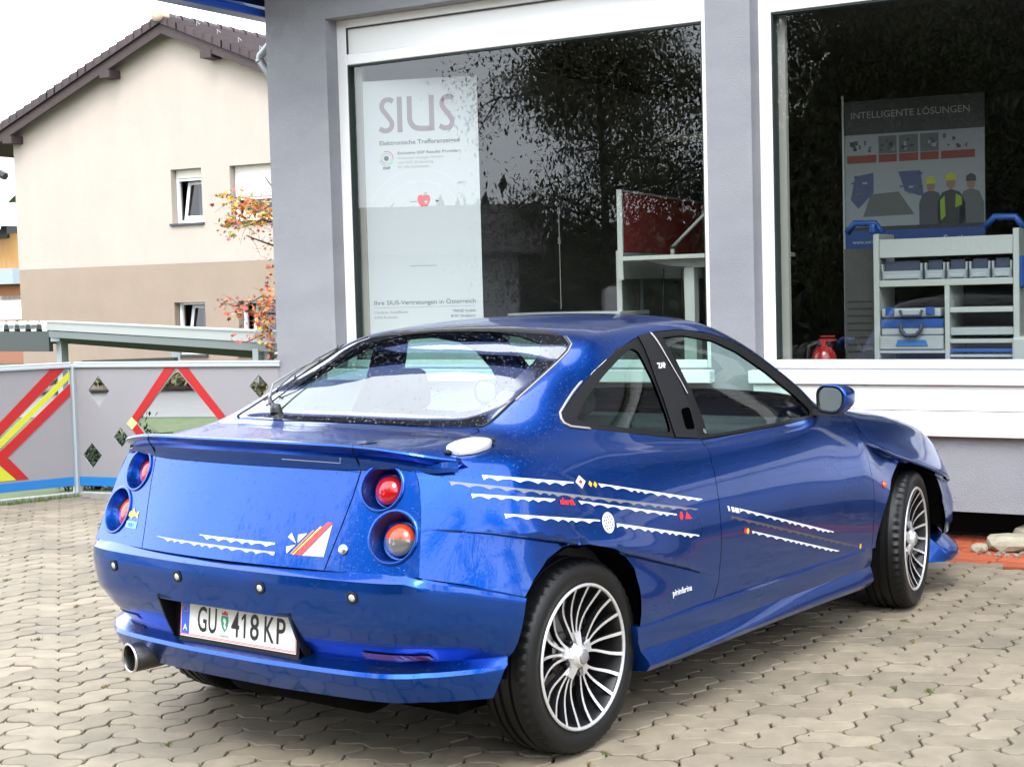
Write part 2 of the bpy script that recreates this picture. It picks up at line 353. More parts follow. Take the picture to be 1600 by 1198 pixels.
#--END
# ================================================================ GROUND AND PAVING
LAT=radians(8.8); UNIT=.1225
def yard_poly():
    a=Vector((4.211,-.398)); lx=Vector((.1089,-.9941)); ly=Vector((.9941,.1089))
    p=lambda x,y:tuple(a+lx*x+ly*y)
    return [p(-4.8,-.56),p(6.5,-.56),(2.5,-9),(-7,-9),(-9,-3),(-9,6.6),(2.05,6.28),(3.22,6.02),(3.62,4.34)]
YARD=yard_poly()
soil=mat('joint_sand',(.012,.010,.008),.95,var=.3,vscale=30,bump=.5,bscale=300,var2=((.03,.05,.012),9,.56,.70))
bm=B(); bm.faces.new([bm.verts.new((a,b,-.016)) for a,b in YARD]); bm.normal_update()
grd=tag(obj('bedding_sand',bm,soil),kind='structure')
concrete=mat('concrete_paver',(.250,.208,.150),.72,var=.20,vscale=9,bump=.55,bscale=420,rnd=.15,var2=((.150,.132,.105),1.3,.52,.78),spec=.35,world=True)
# give the joined pavers their own tone as well, from a stored attribute
nn_=concrete.node_tree.nodes; ll_=concrete.node_tree.links.new; at_=nn_.new('ShaderNodeAttribute'); at_.attribute_name='tone'
bs_=nn_['Principled BSDF']; src_=bs_.inputs['Base Color'].links[0].from_socket; ad_=nn_.new('ShaderNodeMath'); ad_.operation='ADD'; ad_.inputs[1].default_value=1.0; ll_(at_.outputs['Fac'],ad_.inputs[0])
vm_=nn_.new('ShaderNodeVectorMath'); vm_.operation='SCALE'; ll_(src_,vm_.inputs[0]); ll_(ad_.outputs[0],vm_.inputs['Scale']); ll_(vm_.outputs[0],bs_.inputs['Base Color'])
def wave(a,b,n=5):
    """one unit edge of the lattice from a to b, S-shaped"""
    a=np.array(a,float); b=np.array(b,float); d=b-a; N=np.array([-d[1],d[0]]); s=1 if (d[0]+d[1])>0 else -1
    return [tuple(a+d*k/n+N*s*.105*sin(2*pi*((k/n) if s>0 else 1-(k/n)))*(1 if abs(d[0])>.5 else -1)) for k in range(n)]
def outline(kind):
    c={'H':[(0,0),(1,0),(2,0),(2,1),(1,1),(0,1)],'V':[(0,0),(1,0),(1,1),(1,2),(0,2),(0,1)],'S':[(0,0),(1,0),(1,1),(0,1)]}[kind]; r=[]
    for i in range(len(c)): r+=wave(c[i],c[(i+1)%len(c)])
    return np.array(r)*UNIT
def shrink(P,d):
    a=np.roll(P,1,0); b=np.roll(P,-1,0); t=b-a; t/=np.linalg.norm(t,axis=1)[:,None]; return P+np.stack([-t[:,1],t[:,0]],1)*d
def paver_geo(kind):
    O=outline(kind); a=shrink(O,.0042); b=shrink(O,.0068); n=len(O)
    V=[(x,y,-.016) for x,y in a]+[(x,y,-.0035) for x,y in a]+[(x,y,0) for x,y in b]
    F_=[tuple(range(2*n,3*n))]+[(i,(i+1)%n,n+(i+1)%n,n+i) for i in range(n)]+[(n+i,n+(i+1)%n,2*n+(i+1)%n,2*n+i) for i in range(n)]
    return np.array(V),F_
GEO={k:paver_geo(k) for k in 'HVS'}
pav=empty('pavement',(0,0,0),kind='structure')
cl,sl=cos(LAT),sin(LAT)
def lat2w(i,j): return (i*UNIT*cl-j*UNIT*sl+.03,i*UNIT*sl+j*UNIT*cl-.02)
cands=[]
camP=np.array([-3.868,-3.564,1.442]); F3=np.array(_F); R3=np.array(_R); U3=np.array(_U)
def px(P):
    d=np.array(P)-camP; z=d@F3
    return (800+2408*(d@R3)/z,599-2408*(d@U3)/z,z) if z>.2 else (1e6,1e6,z)
for i in range(-80,75):
    for j in range(-85,75):
        m=(i-j)%4
        if m==0: k='H'; cc=(i+1,j+.5)
        elif m==3: k='V'; cc=(i+.5,j+1)
        else: continue
        w=lat2w(*cc)
        if not (-9<w[0]<5 and -9.2<w[1]<6.7): continue
        cands.append((k,i,j,w))
ok=inpoly([c[3] for c in cands],YARD); cands=[c for c,o in zip(cands,ok) if o]
def vis(c):
    u,v,z=px((c[3][0],c[3][1],0)); 
    if not(-60<u<1660 and 560<v<1260): return 1e9
    # hidden under the car
    if -.5<c[3][0]<3.0 and -.55<c[3][1]<.9: return 50+z
    return z
cands.sort(key=vis); rp=random.Random(3); protos={}
for n_,(k,i,j,w) in enumerate(cands[:300]):
    o=lat2w(i,j)
    if k not in protos:
        protos[k]=obj('paver',GEO[k],concrete,pav); q=protos[k]
    else: q=inst(protos[k],pav)
    q.location=(o[0],o[1],rp.uniform(-.0025,.0015)); q.rotation_euler=(rp.gauss(0,.004),rp.gauss(0,.004),LAT+rp.gauss(0,.003))
V=[];F_=[];T_=[]; base=0
for k,i,j,w in cands[300:]:
    g_,f_=GEO[k]; far=hypot(w[0]+3.9,w[1]+3.6)>15 or (w[0]<-5)
    o=lat2w(i,j); P=g_.copy(); a=LAT+rp.gauss(0,.003); h=rp.uniform(-.0015,.0015); tx,ty=rp.gauss(0,.004),rp.gauss(0,.004)
    X=P[:,0]*cos(a)-P[:,1]*sin(a)+o[0]; Y=P[:,0]*sin(a)+P[:,1]*cos(a)+o[1]; Z=P[:,2]+h+P[:,0]*tx+P[:,1]*ty
    V.append(np.stack([X,Y,Z],1)); F_+=[tuple(q+base for q in f) for f in (f_ if not far else f_[:1])]; t=rp.uniform(-.17,.17); T_+=[t]*len(P); base+=len(P)
V=np.concatenate(V); pf=obj('paver_field',(V,F_),concrete,pav); pf['kind']='stuff'
at=pf.data.attributes.new('tone','FLOAT','POINT'); at.data.foreach_set('value',np.array(T_,dtype=np.float32))
# tufts of moss and weed in the joints
mossm=mat('moss',(.10,.14,.03),.95,var=.4,vscale=60); drym=mat('dry_weed',(.24,.17,.06),.9,var=.3,vscale=60)
def joint_pt(r):
    while True:
        i=r.randint(-78,72); j=r.randint(-84,72); p=lat2w(i,j); u,v,z=px((*p,0))
        if 0<u<1600 and 700<v<1198 and inpoly([p],YARD)[0] and not(-.6<p[0]<3.2 and -.85<p[1]<.85): return p
bm=B(); bd=B(); rw=random.Random(11)
def tuft(bm,x,y,r,h,n):
    for _ in range(n):
        a=rw.uniform(0,2*pi); d=rw.uniform(0,r); px_,py_=x+d*cos(a),y+d*sin(a)*.6; b_=rw.uniform(0,2*pi); w=rw.uniform(.0012,.003); hh=h*rw.uniform(.4,1); l_=rw.uniform(-.6,.6)*hh
        bm.faces.new([bm.verts.new(q) for q in ((px_-w*cos(b_),py_-w*sin(b_),-.008),(px_+w*cos(b_),py_+w*sin(b_),-.008),(px_+l_,py_+l_*rw.uniform(-1,1),hh))])
for _ in range(90):
    p=joint_pt(rw); tuft(bm if rw.random()<.6 else bd,p[0],p[1],rw.uniform(.01,.035),rw.uniform(.006,.016),rw.randint(20,60))
tag(obj('moss_tufts',bm,mossm),'green moss growing in the joints of the wavy pavers','moss',kind='stuff'); tag(obj('dry_weeds',bd,drym),'dry brownish weeds in the joints of the wavy pavers','weeds',kind='stuff')
bm=B()
for _ in range(60):
    p=joint_pt(rw); x,y=p[0]+rw.uniform(-.1,.1),p[1]+rw.uniform(-.1,.1); s=rw.uniform(.002,.006)
    bmesh.ops.create_icosphere(bm,subdivisions=1,radius=s,matrix=Matrix.Translation((x,y,s*.6)))
tag(obj('grit',bm,mat('dark_grit',(.06,.05,.045),.8)),'small dark grit scattered over the pavers','grit',kind='stuff')

# ================================================================ GROUND BEYOND
grassm=mat('grass_ground',(.055,.085,.025),.9,var=.35,vscale=6,bump=.6,bscale=30,var2=((.085,.085,.035),1.2,.5,.7)); asph=mat('asphalt',(.14,.14,.135),.8,var=.1,vscale=4,bump=.3,bscale=80)
bm=B(); s=900
bm.faces.new([bm.verts.new(q) for q in ((-s,-s,-.36),(s,-s,-.36),(s,s,-.36),(-s,s,-.36))]); tag(obj('ground',bm,grassm),kind='structure')
bm=B()   # verge sloping down behind the fence
v=[bm.verts.new(q) for q in ((-9,6.65,-.03),(2.05,6.30,-.03),(3.26,6.10,-.03),(3.66,4.34,-.03),(11,5.1,-.03),(12,8.5,-.345),(6,9.5,-.345),(3,10,-.345),(-9,10,-.345))]
for f in ((0,1,7,8),(1,2,6,7),(2,3,4,5,6)): bm.faces.new([v[k] for k in f])
tag(obj('verge',bm,grassm),kind='structure')
def wcam(u,v,D): return Vector(camP)+(_F+_R*((u-800)/2408)-_U*((v-599)/2408))*D
def gz(u,v,z):
    d=_F+_R*((u-800)/2408)-_U*((v-599)/2408); return Vector(camP)+d*((z-camP[2])/d.z)
def quadg(name,P,m,z):
    bm=B(); bm.faces.new([bm.verts.new((p[0],p[1],z)) for p in P]); return tag(obj(name,bm,m),kind='structure')
quadg('road',[gz(-700,655,-.352),gz(700,650,-.352),gz(700,598,-.352),gz(-700,600,-.352)],asph,-.352)
quadg('yard_paving_beyond',[(-60,-60),(60,-60),(60,-10),(-60,-10)],mat('asphalt_yard',(.20,.20,.20),.85,var=.15,vscale=2),-.05)
quadg('yard_paving_behind',[(-60,-10),(-8.6,-10),(-8.6,20),(-60,20)],MC['asphalt_yard'],-.054)
# grass blades by the fence foot
bm=B(); rw=random.Random(5)
for _ in range(1500):
    q=rw.random(); x=2.0+1.24*q+rw.gauss(0,.02); y=6.26-.2*q+rw.uniform(-.07,.02)
    if rw.random()<.3: x=3.3+.36*rw.random()+rw.gauss(0,.02); y=6.0-(x-3.3)*4.5
    h=rw.uniform(.01,.045); a=rw.uniform(0,pi); w=.003
    bm.faces.new([bm.verts.new(t) for t in ((x-w*cos(a),y-w*sin(a),-.01),(x+w*cos(a),y+w*sin(a),-.01),(x+rw.gauss(0,.015),y+rw.gauss(0,.01),h))])
tag(obj('weeds_at_fence',bm,mat('weed_green',(.09,.15,.03),.9,var=.4,vscale=30)),'green weeds along the foot of the fence kerb','weeds',kind='stuff')

# ================================================================ THE SHOP BUILDING
RZ=radians(-83.745); SB=Matrix.Translation((4.211,-.398,0))@Matrix.Rotation(RZ,4,'Z')
shop=empty('shop_building',(4.211,-.398,0),RZ,'grey rendered shop with two large white framed display windows','shop')
render_=mat('grey_render',(.272,.277,.297),.85,var=.07,vscale=2.5,bump=1.,bscale=90,bdist=.008,var2=((.245,.25,.275),1.1,.45,.7),stretch=(1,1,2.4)); whitef=mat('white_frame_plastic',(.80,.80,.79),.35,var=.02,vscale=4); boardm=mat('white_cladding',(.82,.83,.82),.4,var=.02,vscale=2)
V=plate_mesh([(-4.75,.18),(7,.18),(7,3.9),(1.1,6.9),(-4.75,3.52)],[[(-4.23,.95),(-1.45,.95),(-1.45,3.31),(-4.23,3.31)],[(-1.17,.95),(4.2,.95),(4.2,3.31),(-1.17,3.31)]],.30)
obj('front_wall',V,render_,shop)
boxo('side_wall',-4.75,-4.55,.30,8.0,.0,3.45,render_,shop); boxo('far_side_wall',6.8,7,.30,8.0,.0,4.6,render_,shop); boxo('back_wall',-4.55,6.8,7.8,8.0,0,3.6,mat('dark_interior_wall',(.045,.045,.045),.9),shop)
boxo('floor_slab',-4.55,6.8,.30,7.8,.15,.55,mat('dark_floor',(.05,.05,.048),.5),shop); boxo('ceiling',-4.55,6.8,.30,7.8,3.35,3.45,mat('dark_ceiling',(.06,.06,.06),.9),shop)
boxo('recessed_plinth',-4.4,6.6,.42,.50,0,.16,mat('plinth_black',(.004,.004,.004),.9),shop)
for z0,z1,yy in ((.592,.728,-.050),(.732,.868,-.046)): boxo('cladding_board',-1.17,4.3,yy,-.002,z0,z1,boardm,shop,.004)
boxo('window_sill',-1.19,4.3,-.075,.12,.872,.949,boardm,shop,.006); boxo('window_sill',-4.26,-1.43,-.075,.12,.872,.949,boardm,shop,.006)
pane=glass('shop_glass',(.96,.98,.97),1.68)
gask=mat('dark_gasket',(.01,.02,.018),.5); inm=mat('grey_inner_frame',(.30,.30,.27),.5)
for x0,x1,ms in ((-4.23,-1.45,()),(-1.17,4.2,(1.6,))):
    wf=empty('window',(0,0,0)); wf.parent=shop
    bm=B(); y0,y1=.12,.19
    box(bm,x0,x0+.078,y0,y1,.95,3.31,.004); box(bm,x1-.078,x1,y0,y1,.95,3.31,.004); box(bm,x0+.079,x1-.079,y0+.001,y1,.95,1.0,.004); box(bm,x0+.079,x1-.079,y0+.001,y1,3.005,3.078,.004); box(bm,x0+.079,x1-.079,y0+.001,y1,3.255,3.31,.004)
    for c in ms: box(bm,c-.05,c+.05,y0+.001,y1,1.001,3.004,.004)
    obj('window_frame',bm,whitef,wf)
    bm=B(); box(bm,x0+.079,x1-.079,y0+.018,y1-.02,3.08,3.253,.002); obj('shutter_box_cover',bm,mat('white_panel',(.74,.74,.72),.4),wf)
    bm=B(); box(bm,x0+.079,x0+.086,y0+.003,y1-.01,3.08,3.253); box(bm,x0+.079,x1-.079,y0+.003,y1-.01,3.246,3.253); box(bm,x0+.079,x0+.088,y0+.01,y1+.01,1.0,3.003); box(bm,x0+.088,x1-.08,y0+.01,y1+.01,2.994,3.003); box(bm,x1-.088,x1-.079,y0+.01,y1+.01,1.0,3.003); obj('gasket',bm,gask,wf)
    bm=B(); box(bm,x0+.06,x0+.125,.22,.26,.96,3.02,.002); obj('inner_post',bm,inm,wf); bm=B(); box(bm,x1-.11,x1-.06,.22,.26,.96,3.02); obj('inner_post',bm,inm,wf)
    edges=[x0+.07]+list(ms)+[x1-.07]
    for a,b in zip(edges,edges[1:]):
        bm=B(); bm.faces.new([bm.verts.new(q) for q in ((a,.155,.99),(b,.155,.99),(b,.155,3.02),(a,.155,3.02))]); obj('pane',bm,pane,wf)
# roof: low eave on the left, verge board and soffit jutting out over the front
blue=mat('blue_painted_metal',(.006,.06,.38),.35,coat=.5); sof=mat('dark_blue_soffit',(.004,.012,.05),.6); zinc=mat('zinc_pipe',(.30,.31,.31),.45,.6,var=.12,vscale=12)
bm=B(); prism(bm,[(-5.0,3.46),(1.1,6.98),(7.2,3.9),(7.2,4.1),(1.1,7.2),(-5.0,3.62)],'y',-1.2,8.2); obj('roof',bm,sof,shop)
bm=B(); box(bm,-4.93,-4.83,-1.22,8.2,3.40,3.455,.01); box(bm,-5.02,-4.93,-1.22,8.2,3.41,3.60,.01); obj('blue_gutter',bm,blue,shop)
bm=B(); prism(bm,[(-5.0,3.463),(1.1,6.983),(1.1,7.23),(-5.0,3.65)],'y',-1.25,-1.20); obj('blue_verge_board',bm,blue,shop)
dp=empty('downpipe',(0,0,0)); dp.parent=shop
bm=B(); tube(bm,[(-4.815,.17,3.42),(-4.812,.17,3.27),(-4.83,.17,3.245),(-4.945,.17,3.155),(-4.952,.17,3.125),(-4.935,.17,3.10),(-4.84,.18,2.97),(-4.82,.22,2.90),(-4.81,.24,.1)],.030,14); obj('pipe',bm,zinc,dp,True)
for z in (3.262,3.118): 
    bm=B(); lathe(bm,[(.030,-.012),(.0335,-.012),(.0335,.012),(.030,.012)],16,'Z',(-4.813 if z>3.2 else -4.950,.17,z)); obj('pipe_collar',bm,zinc,dp,True)

# ---- things inside, behind the glass (local shop coordinates)
def inshop(name,x,y,z,label,cat,rz=0,group=None):
    p=SB@Vector((x,y,z)); o=empty(name,p,RZ+rz,label,cat,group); return o
pwhite=mat('poster_white',(.44,.47,.48),.5,emit=None); pink=mat('poster_mauve_grey',(.20,.165,.19),.6); tgrey=mat('poster_text_grey',(.11,.12,.13),.6); tdark=mat('poster_text_dark',(.02,.025,.03),.6); tl=mat('poster_text_light',(.25,.27,.28),.6)
p1=inshop('banner',-4.137,.22,0,'white SIUS roll-up banner standing behind the left shop window','banner',radians(18.7))
X90=(pi/2,0,0)
boxo('banner_sheet',0,.84,0,.003,.78,2.90,pwhite,p1); boxo('banner_base',.0,.84,-.06,.08,.56,.64,mat('alu_base',(.5,.5,.5),.4,.8),p1,.02)
def ptext(s,x,z,h,m,w=None,al='LEFT',bold=0.):
    o=text('poster_text',s,h/.7,m,p1,(x,-.0012,z),X90,.0003,al,bold=bold)
    if w:
        xs=[v.co.x for v in o.data.vertices]; k=w/(max(xs)-min(xs)); o.scale=(k,1,1)
    return o
# the big logo letters as drawn strokes
def stroke(name,P,w,m,parent,y=-.0012,n=24):
    P=np.array(P,float); u=np.linspace(0,len(P)-1,n*(len(P)-1)//2+2); Q=crm(P,u) if len(P)>2 else P; T=np.gradient(Q,axis=0); T/=np.linalg.norm(T,axis=1)[:,None]; N=np.stack([-T[:,1],T[:,0]],1)*w/2
    a=Q+N; b=Q-N; V=[(p[0],y,p[1]) for p in a]+[(p[0],y,p[1]) for p in b]; k=len(Q); return obj(name,(V,[(i,i+1,k+i+1,k+i) for i in range(k-1)]),m,parent)
zt,zb=2.785,2.545
def Sletter(x): stroke('logo_letter',[(x+.112,zt-.030),(x+.085,zt-.016),(x+.045,zt-.026),(x+.032,zt-.072),(x+.072,zt-.128),(x+.100,zt-.175),(x+.088,zb+.026),(x+.050,zb+.014),(x+.012,zb+.030)],.033,pink,p1)
Sletter(.135); stroke('logo_letter',[(.292,zt),(.292,zb)],.036,pink,p1)
stroke('logo_letter',[(.362,zt),(.362,zt-.10),(.364,zt-.165),(.392,zb+.032),(.44,zb+.019),(.51,zb+.018)],.035,pink,p1); stroke('logo_letter',[(.518,zt),(.518,zb+.002)],.036,pink,p1); Sletter(.560)
ptext('Elektronische Trefferanzeigen',.14,2.462,.030,tgrey,.565,bold=.0008)
ptext('Exclusive ISSF Results Provider',.268,2.395,.019,tgrey,.435,bold=.0005); 
for i,s_ in enumerate(('Weltweit einziges System','mit ISSF-Zulassung','für alle Distanzen')): ptext(s_,.268,2.362-.030*i,.017,tl,(.325,.25,.22)[i])
lc=(.188,2.372)
for r,cc,a0,a1,w in ((.048,(.55,.07,.1),-.2,1.9,.006),(.048,(.5,.55,.1),2.1,3.0,.006),(.048,(.1,.35,.5),3.3,4.6,.006),(.048,(.15,.45,.25),4.8,5.9,.006),(.034,(.1,.4,.55),.4,3.0,.006),(.034,(.55,.1,.1),3.2,4.5,.006),(.034,(.2,.5,.25),4.7,6.3,.006)):
    P=[(lc[0]+r*cos(a),lc[1]+r*sin(a)) for a in np.linspace(a0,a1,7)]; stroke('target_ring',P,w,mat('ring%d'%int(1000*cc[0]+10*cc[1]),cc,.6),p1)
bm=B(); bm.faces.new([bm.verts.new((lc[0]+.017*cos(a),-.0013,lc[1]+.017*sin(a))) for a in np.linspace(0,2*pi,25)[:-1]]); obj('target_centre',bm,tdark,p1)
ptext('ISSF',.162,2.298,.017,tdark,.052,bold=.0008)
# apple with a white cross pierced by an arrow (the cartoon figure beneath it is left out)
redp=mat('print_red',(.55,.02,.03),.5)
ap=[(0,.030),(.018,.042),(.038,.036),(.046,.012),(.036,-.020),(.016,-.040),(0,-.034),(-.016,-.040),(-.036,-.020),(-.046,.012),(-.038,.036),(-.018,.042)]
bm=B(); prism(bm,[(.445+a,2.075+b) for a,b in ap],'y',-.0016,-.0006); obj('apple_print',bm,redp,p1)
bm=B(); box(bm,.448,.474,-.0022,-.0017,2.062,2.070); box(bm,.457,.465,-.0022,-.0017,2.053,2.079); obj('cross_print',bm,pwhite,p1)
bm=B(); box(bm,.345,.400,-.0015,-.0008,2.070,2.073); obj('arrow_shaft_print',bm,tdark,p1); bm=B();  bm.faces.new([bm.verts.new(q) for q in ((.555,-.0012,2.0715),(.528,-.0012,2.080),(.528,-.0012,2.063))]); obj('arrow_tip_print',bm,tdark,p1)
stroke('apple_stalk',[(.445,2.105),(.452,2.122),(.466,2.130)],.004,tdark,p1)
for r in (.17,.26,.34):
    P=[(.42+r*1.1*cos(a),1.95+r*sin(a)) for a in np.linspace(.3,2.9,9)]; stroke('faint_ring',P,.008,mat('print_pale',(.47,.50,.51),.5),p1,-.0008)
bm=B(); box(bm,.33,.52,-.0012,-.0006,1.632,1.636); obj('print_line',bm,tl,p1)
ptext('Ihre SIUS-Vertretungen in Österreich',.065,1.372,.030,tgrey,.72); bm=B(); box(bm,.065,.785,-.0012,-.0006,1.352,1.354); obj('print_line',bm,tl,p1)
ptext('Christian Schaffbeck',.065,1.312,.018,tl,.24); ptext('6330 Kufstein',.065,1.278,.018,tl,.165); ptext('TRINZ GmbH',.625,1.312,.018,tgrey,.16); ptext('8101 Gratkorn',.612,1.278,.018,tgrey,.172)
bm=B(); bm.faces.new([bm.verts.new((.30+.14*cos(a),-.0008,1.17+.05*sin(a))) for a in np.linspace(0,2*pi,25)[:-1]]); obj('print_patch',bm,mat('print_yellow',(.48,.53,.30),.6),p1)
# low white sideboard
ltm=mat('light_grey_laminate',(.34,.37,.34),.5); ltm2=mat('pale_desk_laminate',(.42,.45,.41),.5)
sb=inshop('sideboard',-3.46,1.0,.55,'low pale sideboard behind the left window, just above the car roof','sideboard')
boxo('cabinet_top',0,.90,0,.45,.705,.735,ltm2,sb,.003)
for k in range(3): boxo('cabinet_front',.005+.30*k,.295+.30*k,.012,.03,.05,.69,ltm,sb,.003)
boxo('cabinet_body',.0,.90,.03,.45,.02,.70,ltm,sb)
# partition with a red upper panel
ang=atan2(1.9,-.27)
pt=inshop('partition_screen',-2.545,1.0,.55,'white edged screen with dark red panel behind the raised desk','screen',ang)
redf=mat('dark_red_felt',(.20,.008,.009),.9,bump=.3,bscale=300)
boxo('screen_edge',-.012,.012,-.018,.018,.95,1.56,ltm2,pt); boxo('red_panel',.013,1.95,-.012,.012,1.14,1.545,redf,pt); boxo('white_panel',.013,1.95,-.012,.012,.955,1.135,ltm,pt); boxo('screen_rail',.013,1.95,-.014,.014,1.547,1.56,ltm2,pt)
pt2=inshop('lower_screen',-2.585,1.05,.55,'pale grey lower screen beneath the red panel','screen',ang+.05); boxo('screen_panel',.012,2.0,-.015,.015,.0,1.13,mat('green_grey_panel',(.13,.15,.13),.6),pt2); boxo('screen_edge',-.012,.012,-.018,.018,0,1.15,ltm2,pt2)
dk=inshop('raised_desk',-2.50,.92,.55,'height adjustable white desk raised high beside the red screen','desk')
boxo('desk_top',0,.95,0,.75,1.075,1.105,ltm2,dk,.004); bm=B(); prism(bm,[(.12,1.073),(.94,1.073),(.85,1.03),(.5,1.018),(.3,1.035)],'y',.12,.20); obj('desk_beam',bm,ltm2,dk)
for nm,w,z0,z1 in (('desk_leg_upper',.036,.62,1.02),('desk_leg_lower',.045,.03,.62)): boxo(nm,.44-w,.44+w,.12,.12+2*w,z0,z1,ltm2,dk,.002); 
boxo('desk_foot',.40,.48,-.05,.75,0,.03,ltm2,dk)
bm=B(); tube(bm,[(.17,.3,1.02),(.16,.3,.80),(.15,.3,.62),(.20,.3,.48),(.28,.3,.42)],.004,6); tube(bm,[(.30,.3,1.02),(.31,.3,.75),(.33,.3,.42)],.003,6); obj('desk_cable',bm,rubber0:=mat('black_cable',(.01,.01,.01),.5),dk,True)
bm=B(); tube(bm,[(.33,.28,1.0),(.335,.28,.8),(.345,.28,.42)],.006,6); obj('white_cable',bm,ltm2,dk,True)
dl=inshop('desk_lamp',-2.30,1.30,1.657,'slender white desk lamp arm leaning to the right on the raised desk','lamp')
bm=B(); tube(bm,[(0,0,0),(0,0,.045)],.014,10); obj('lamp_base',bm,ltm2,dl,True); bm=B(); tube(bm,[(0,0,.06),(.32,0,.34)],.011,8); obj('lamp_arm',bm,ltm2,dl,True); bm=B(); tube(bm,[(0,0,.045),(0,0,.065)],.017,8); obj('lamp_joint',bm,rubber0,dl,True)
cb=inshop('office_chair',-2.72,1.35,.55,'grey rounded chair back peeping over the sideboard','chair')
boxo('chair_back',-.17,.10,0,.07,.48,.92,mat('grey_chair',(.12,.12,.13),.8),cb,.06,seg=3); boxo('chair_seat',-.2,.15,-.4,.05,.40,.47,MC['grey_chair'],cb,.03,seg=2); bm=B(); tube(bm,[(0,-.2,.0),(0,-.2,.41)],.025,8); obj('chair_post',bm,rubber0,cb,True)
mo=inshop('pale_monitor',-2.78,1.5,.55,'pale blue grey board standing behind the chair','board'); boxo('board_face',.0,.14,0,.02,.6,1.06,mat('pale_blue_board',(.25,.33,.35),.5),mo); boxo('board_foot',.02,.12,-.05,.07,0,.6,ltm,mo)
lp=inshop('ceiling_light',-2.80,2.2,2.53,'long pale ceiling light hanging at the right of the left window','light'); boxo('light_body',0,.62,0,.12,0,.045,mat('pale_lamp_cover',(.45,.46,.38),.5),lp,.01)
bm=B(); tube(bm,[(.1,.06,.045),(.1,.06,.80)],.004,5); tube(bm,[(.5,.06,.045),(.5,.06,.80)],.004,5); obj('light_wire',bm,rubber0,lp)
hp=inshop('hanging_rod',-3.36,1.6,1.3,'thin vertical pale rod hanging in the middle of the left window','rod'); bm=B(); tube(bm,[(0,0,0),(0,0,.75)],.004,6); obj('rod_bar',bm,MC['pale_lamp_cover'],hp); boxo('rod_knob',-.008,.008,-.008,.008,.48,.53,pwhite,hp); boxo('rod_grip',-.008,.008,-.008,.008,.70,.75,pwhite,hp)
bm=B(); tube(bm,[(0,0,.75),(0,0,2.03)],.0015,4); obj('rod_string',bm,rubber0,hp)
# ---- right window: banner of a storage system maker
p2=inshop('banner',-1.150,1.5,0,'dark topped banner reading INTELLIGENTE LÖSUNGEN behind the storage rack','banner',radians(8))
pm=mat('banner_print_white',(.17,.19,.195),.5); pbk=mat('banner_black',(.012,.012,.012),.5); pbl=mat('banner_blue',(.005,.035,.15),.5); por=mat('banner_red',(.13,.018,.010),.6); pgr=mat('banner_grey',(.06,.065,.065),.6); pdk=mat('banner_dark_print',(.03,.035,.045),.6); phi=mat('print_hivis',(.13,.22,.01),.6); phe=mat('print_helmet',(.24,.27,.01),.6); pgb=mat('print_blue',(.03,.045,.10),.6); psk=mat('print_skin',(.16,.09,.06),.6)
boxo('banner_sheet',0.012,.90,0,.003,1.60,2.62,pm,p2); boxo('banner_pole',0,.012,-.008,.008,1.0,2.66,mat('banner_pole_white',(.26,.30,.29),.5),p2)
def q2(nm,x0,x1,z0,z1,m,l=1): bm=B(); box(bm,x0,x1,-.0006*l-.0004,-.0006*l,z0,z1); return obj(nm,bm,m,p2)
q2('black_band',.012,.90,2.40,2.62,pbk); t=text('banner_heading','INTELLIGENTE LÖSUNGEN',.062,mat('heading_grey',(.20,.205,.20),.6),p2,(.055,-.0014,2.505),X90,.0003); xs=[v.co.x for v in t.data.vertices]; t.scale=(.75/(max(xs)-min(xs)),1,1)
xx=[.03,.235,.365,.50,.63,.855]; rr=random.Random(9)
for a,b in zip(xx,xx[1:]):
    q2('print_photo',a,b-.014,2.27,2.385,pgr if a not in (.03,.63) else pm); q2('red_caption',a,b-.014,2.215,2.266,por)
    for _ in range(10):
        cx=rr.uniform(a+.01,b-.05); cz=rr.uniform(2.28,2.35); q2('print_detail',cx,cx+rr.uniform(.01,.03),cz,cz+rr.uniform(.01,.03),rr.choice((pdk,pgr,pbk,pgb,pm)),2)
def poly2(nm,P,m,l=1): bm=B(); bm.faces.new([bm.verts.new((a,-.0006*l-.0004,b)) for a,b in P]); return obj(nm,bm,m,p2)
poly2('print_van_floor',[(.13,1.865),(.18,2.01),(.36,2.02),(.46,1.87)],pgr); poly2('print_shelf',[(.08,2.13),(.20,2.15),(.20,2.02),(.10,1.92),(.05,1.98)],pgb); poly2('print_shelf',[(.36,2.15),(.50,2.15),(.52,1.98),(.40,2.02)],pgb)
for k in range(14): cx=rr.choice((rr.uniform(.05,.18),rr.uniform(.36,.50))); cz=rr.uniform(1.97,2.13); q2('print_detail',cx,cx+.03,cz,cz+.012,rr.choice((pdk,pm,pgr,pgb)),2)
for cx,hc,bc,s_,top in ((.565,phe,pdk,1.0,2.085),(.690,phe,pbk,1.12,2.10),(.815,pbk,pgr,1.0,2.09)):
    poly2('print_worker',[(cx-.075*s_,1.80),(cx-.075*s_,1.94),(cx-.05*s_,2.0),(cx,2.02),(cx+.05*s_,2.0),(cx+.078*s_,1.93),(cx+.08*s_,1.80)],bc,2)
    poly2('print_head',[(cx+.026*s_*cos(a),top-.04+.036*s_*sin(a)) for a in np.linspace(0,2*pi,13)[:-1]],psk,3); poly2('print_hat',[(cx-.033*s_,top-.025),(cx-.028*s_,top+.01),(cx,top+.026*s_),(cx+.028*s_,top+.01),(cx+.033*s_,top-.025)],hc,4)
poly2('print_vest',[(.625,1.82),(.62,1.95),(.65,1.98),(.655,1.85)],phi,4); poly2('print_vest',[(.715,1.90),(.72,1.99),(.755,1.97),(.76,1.92)],phi,4)
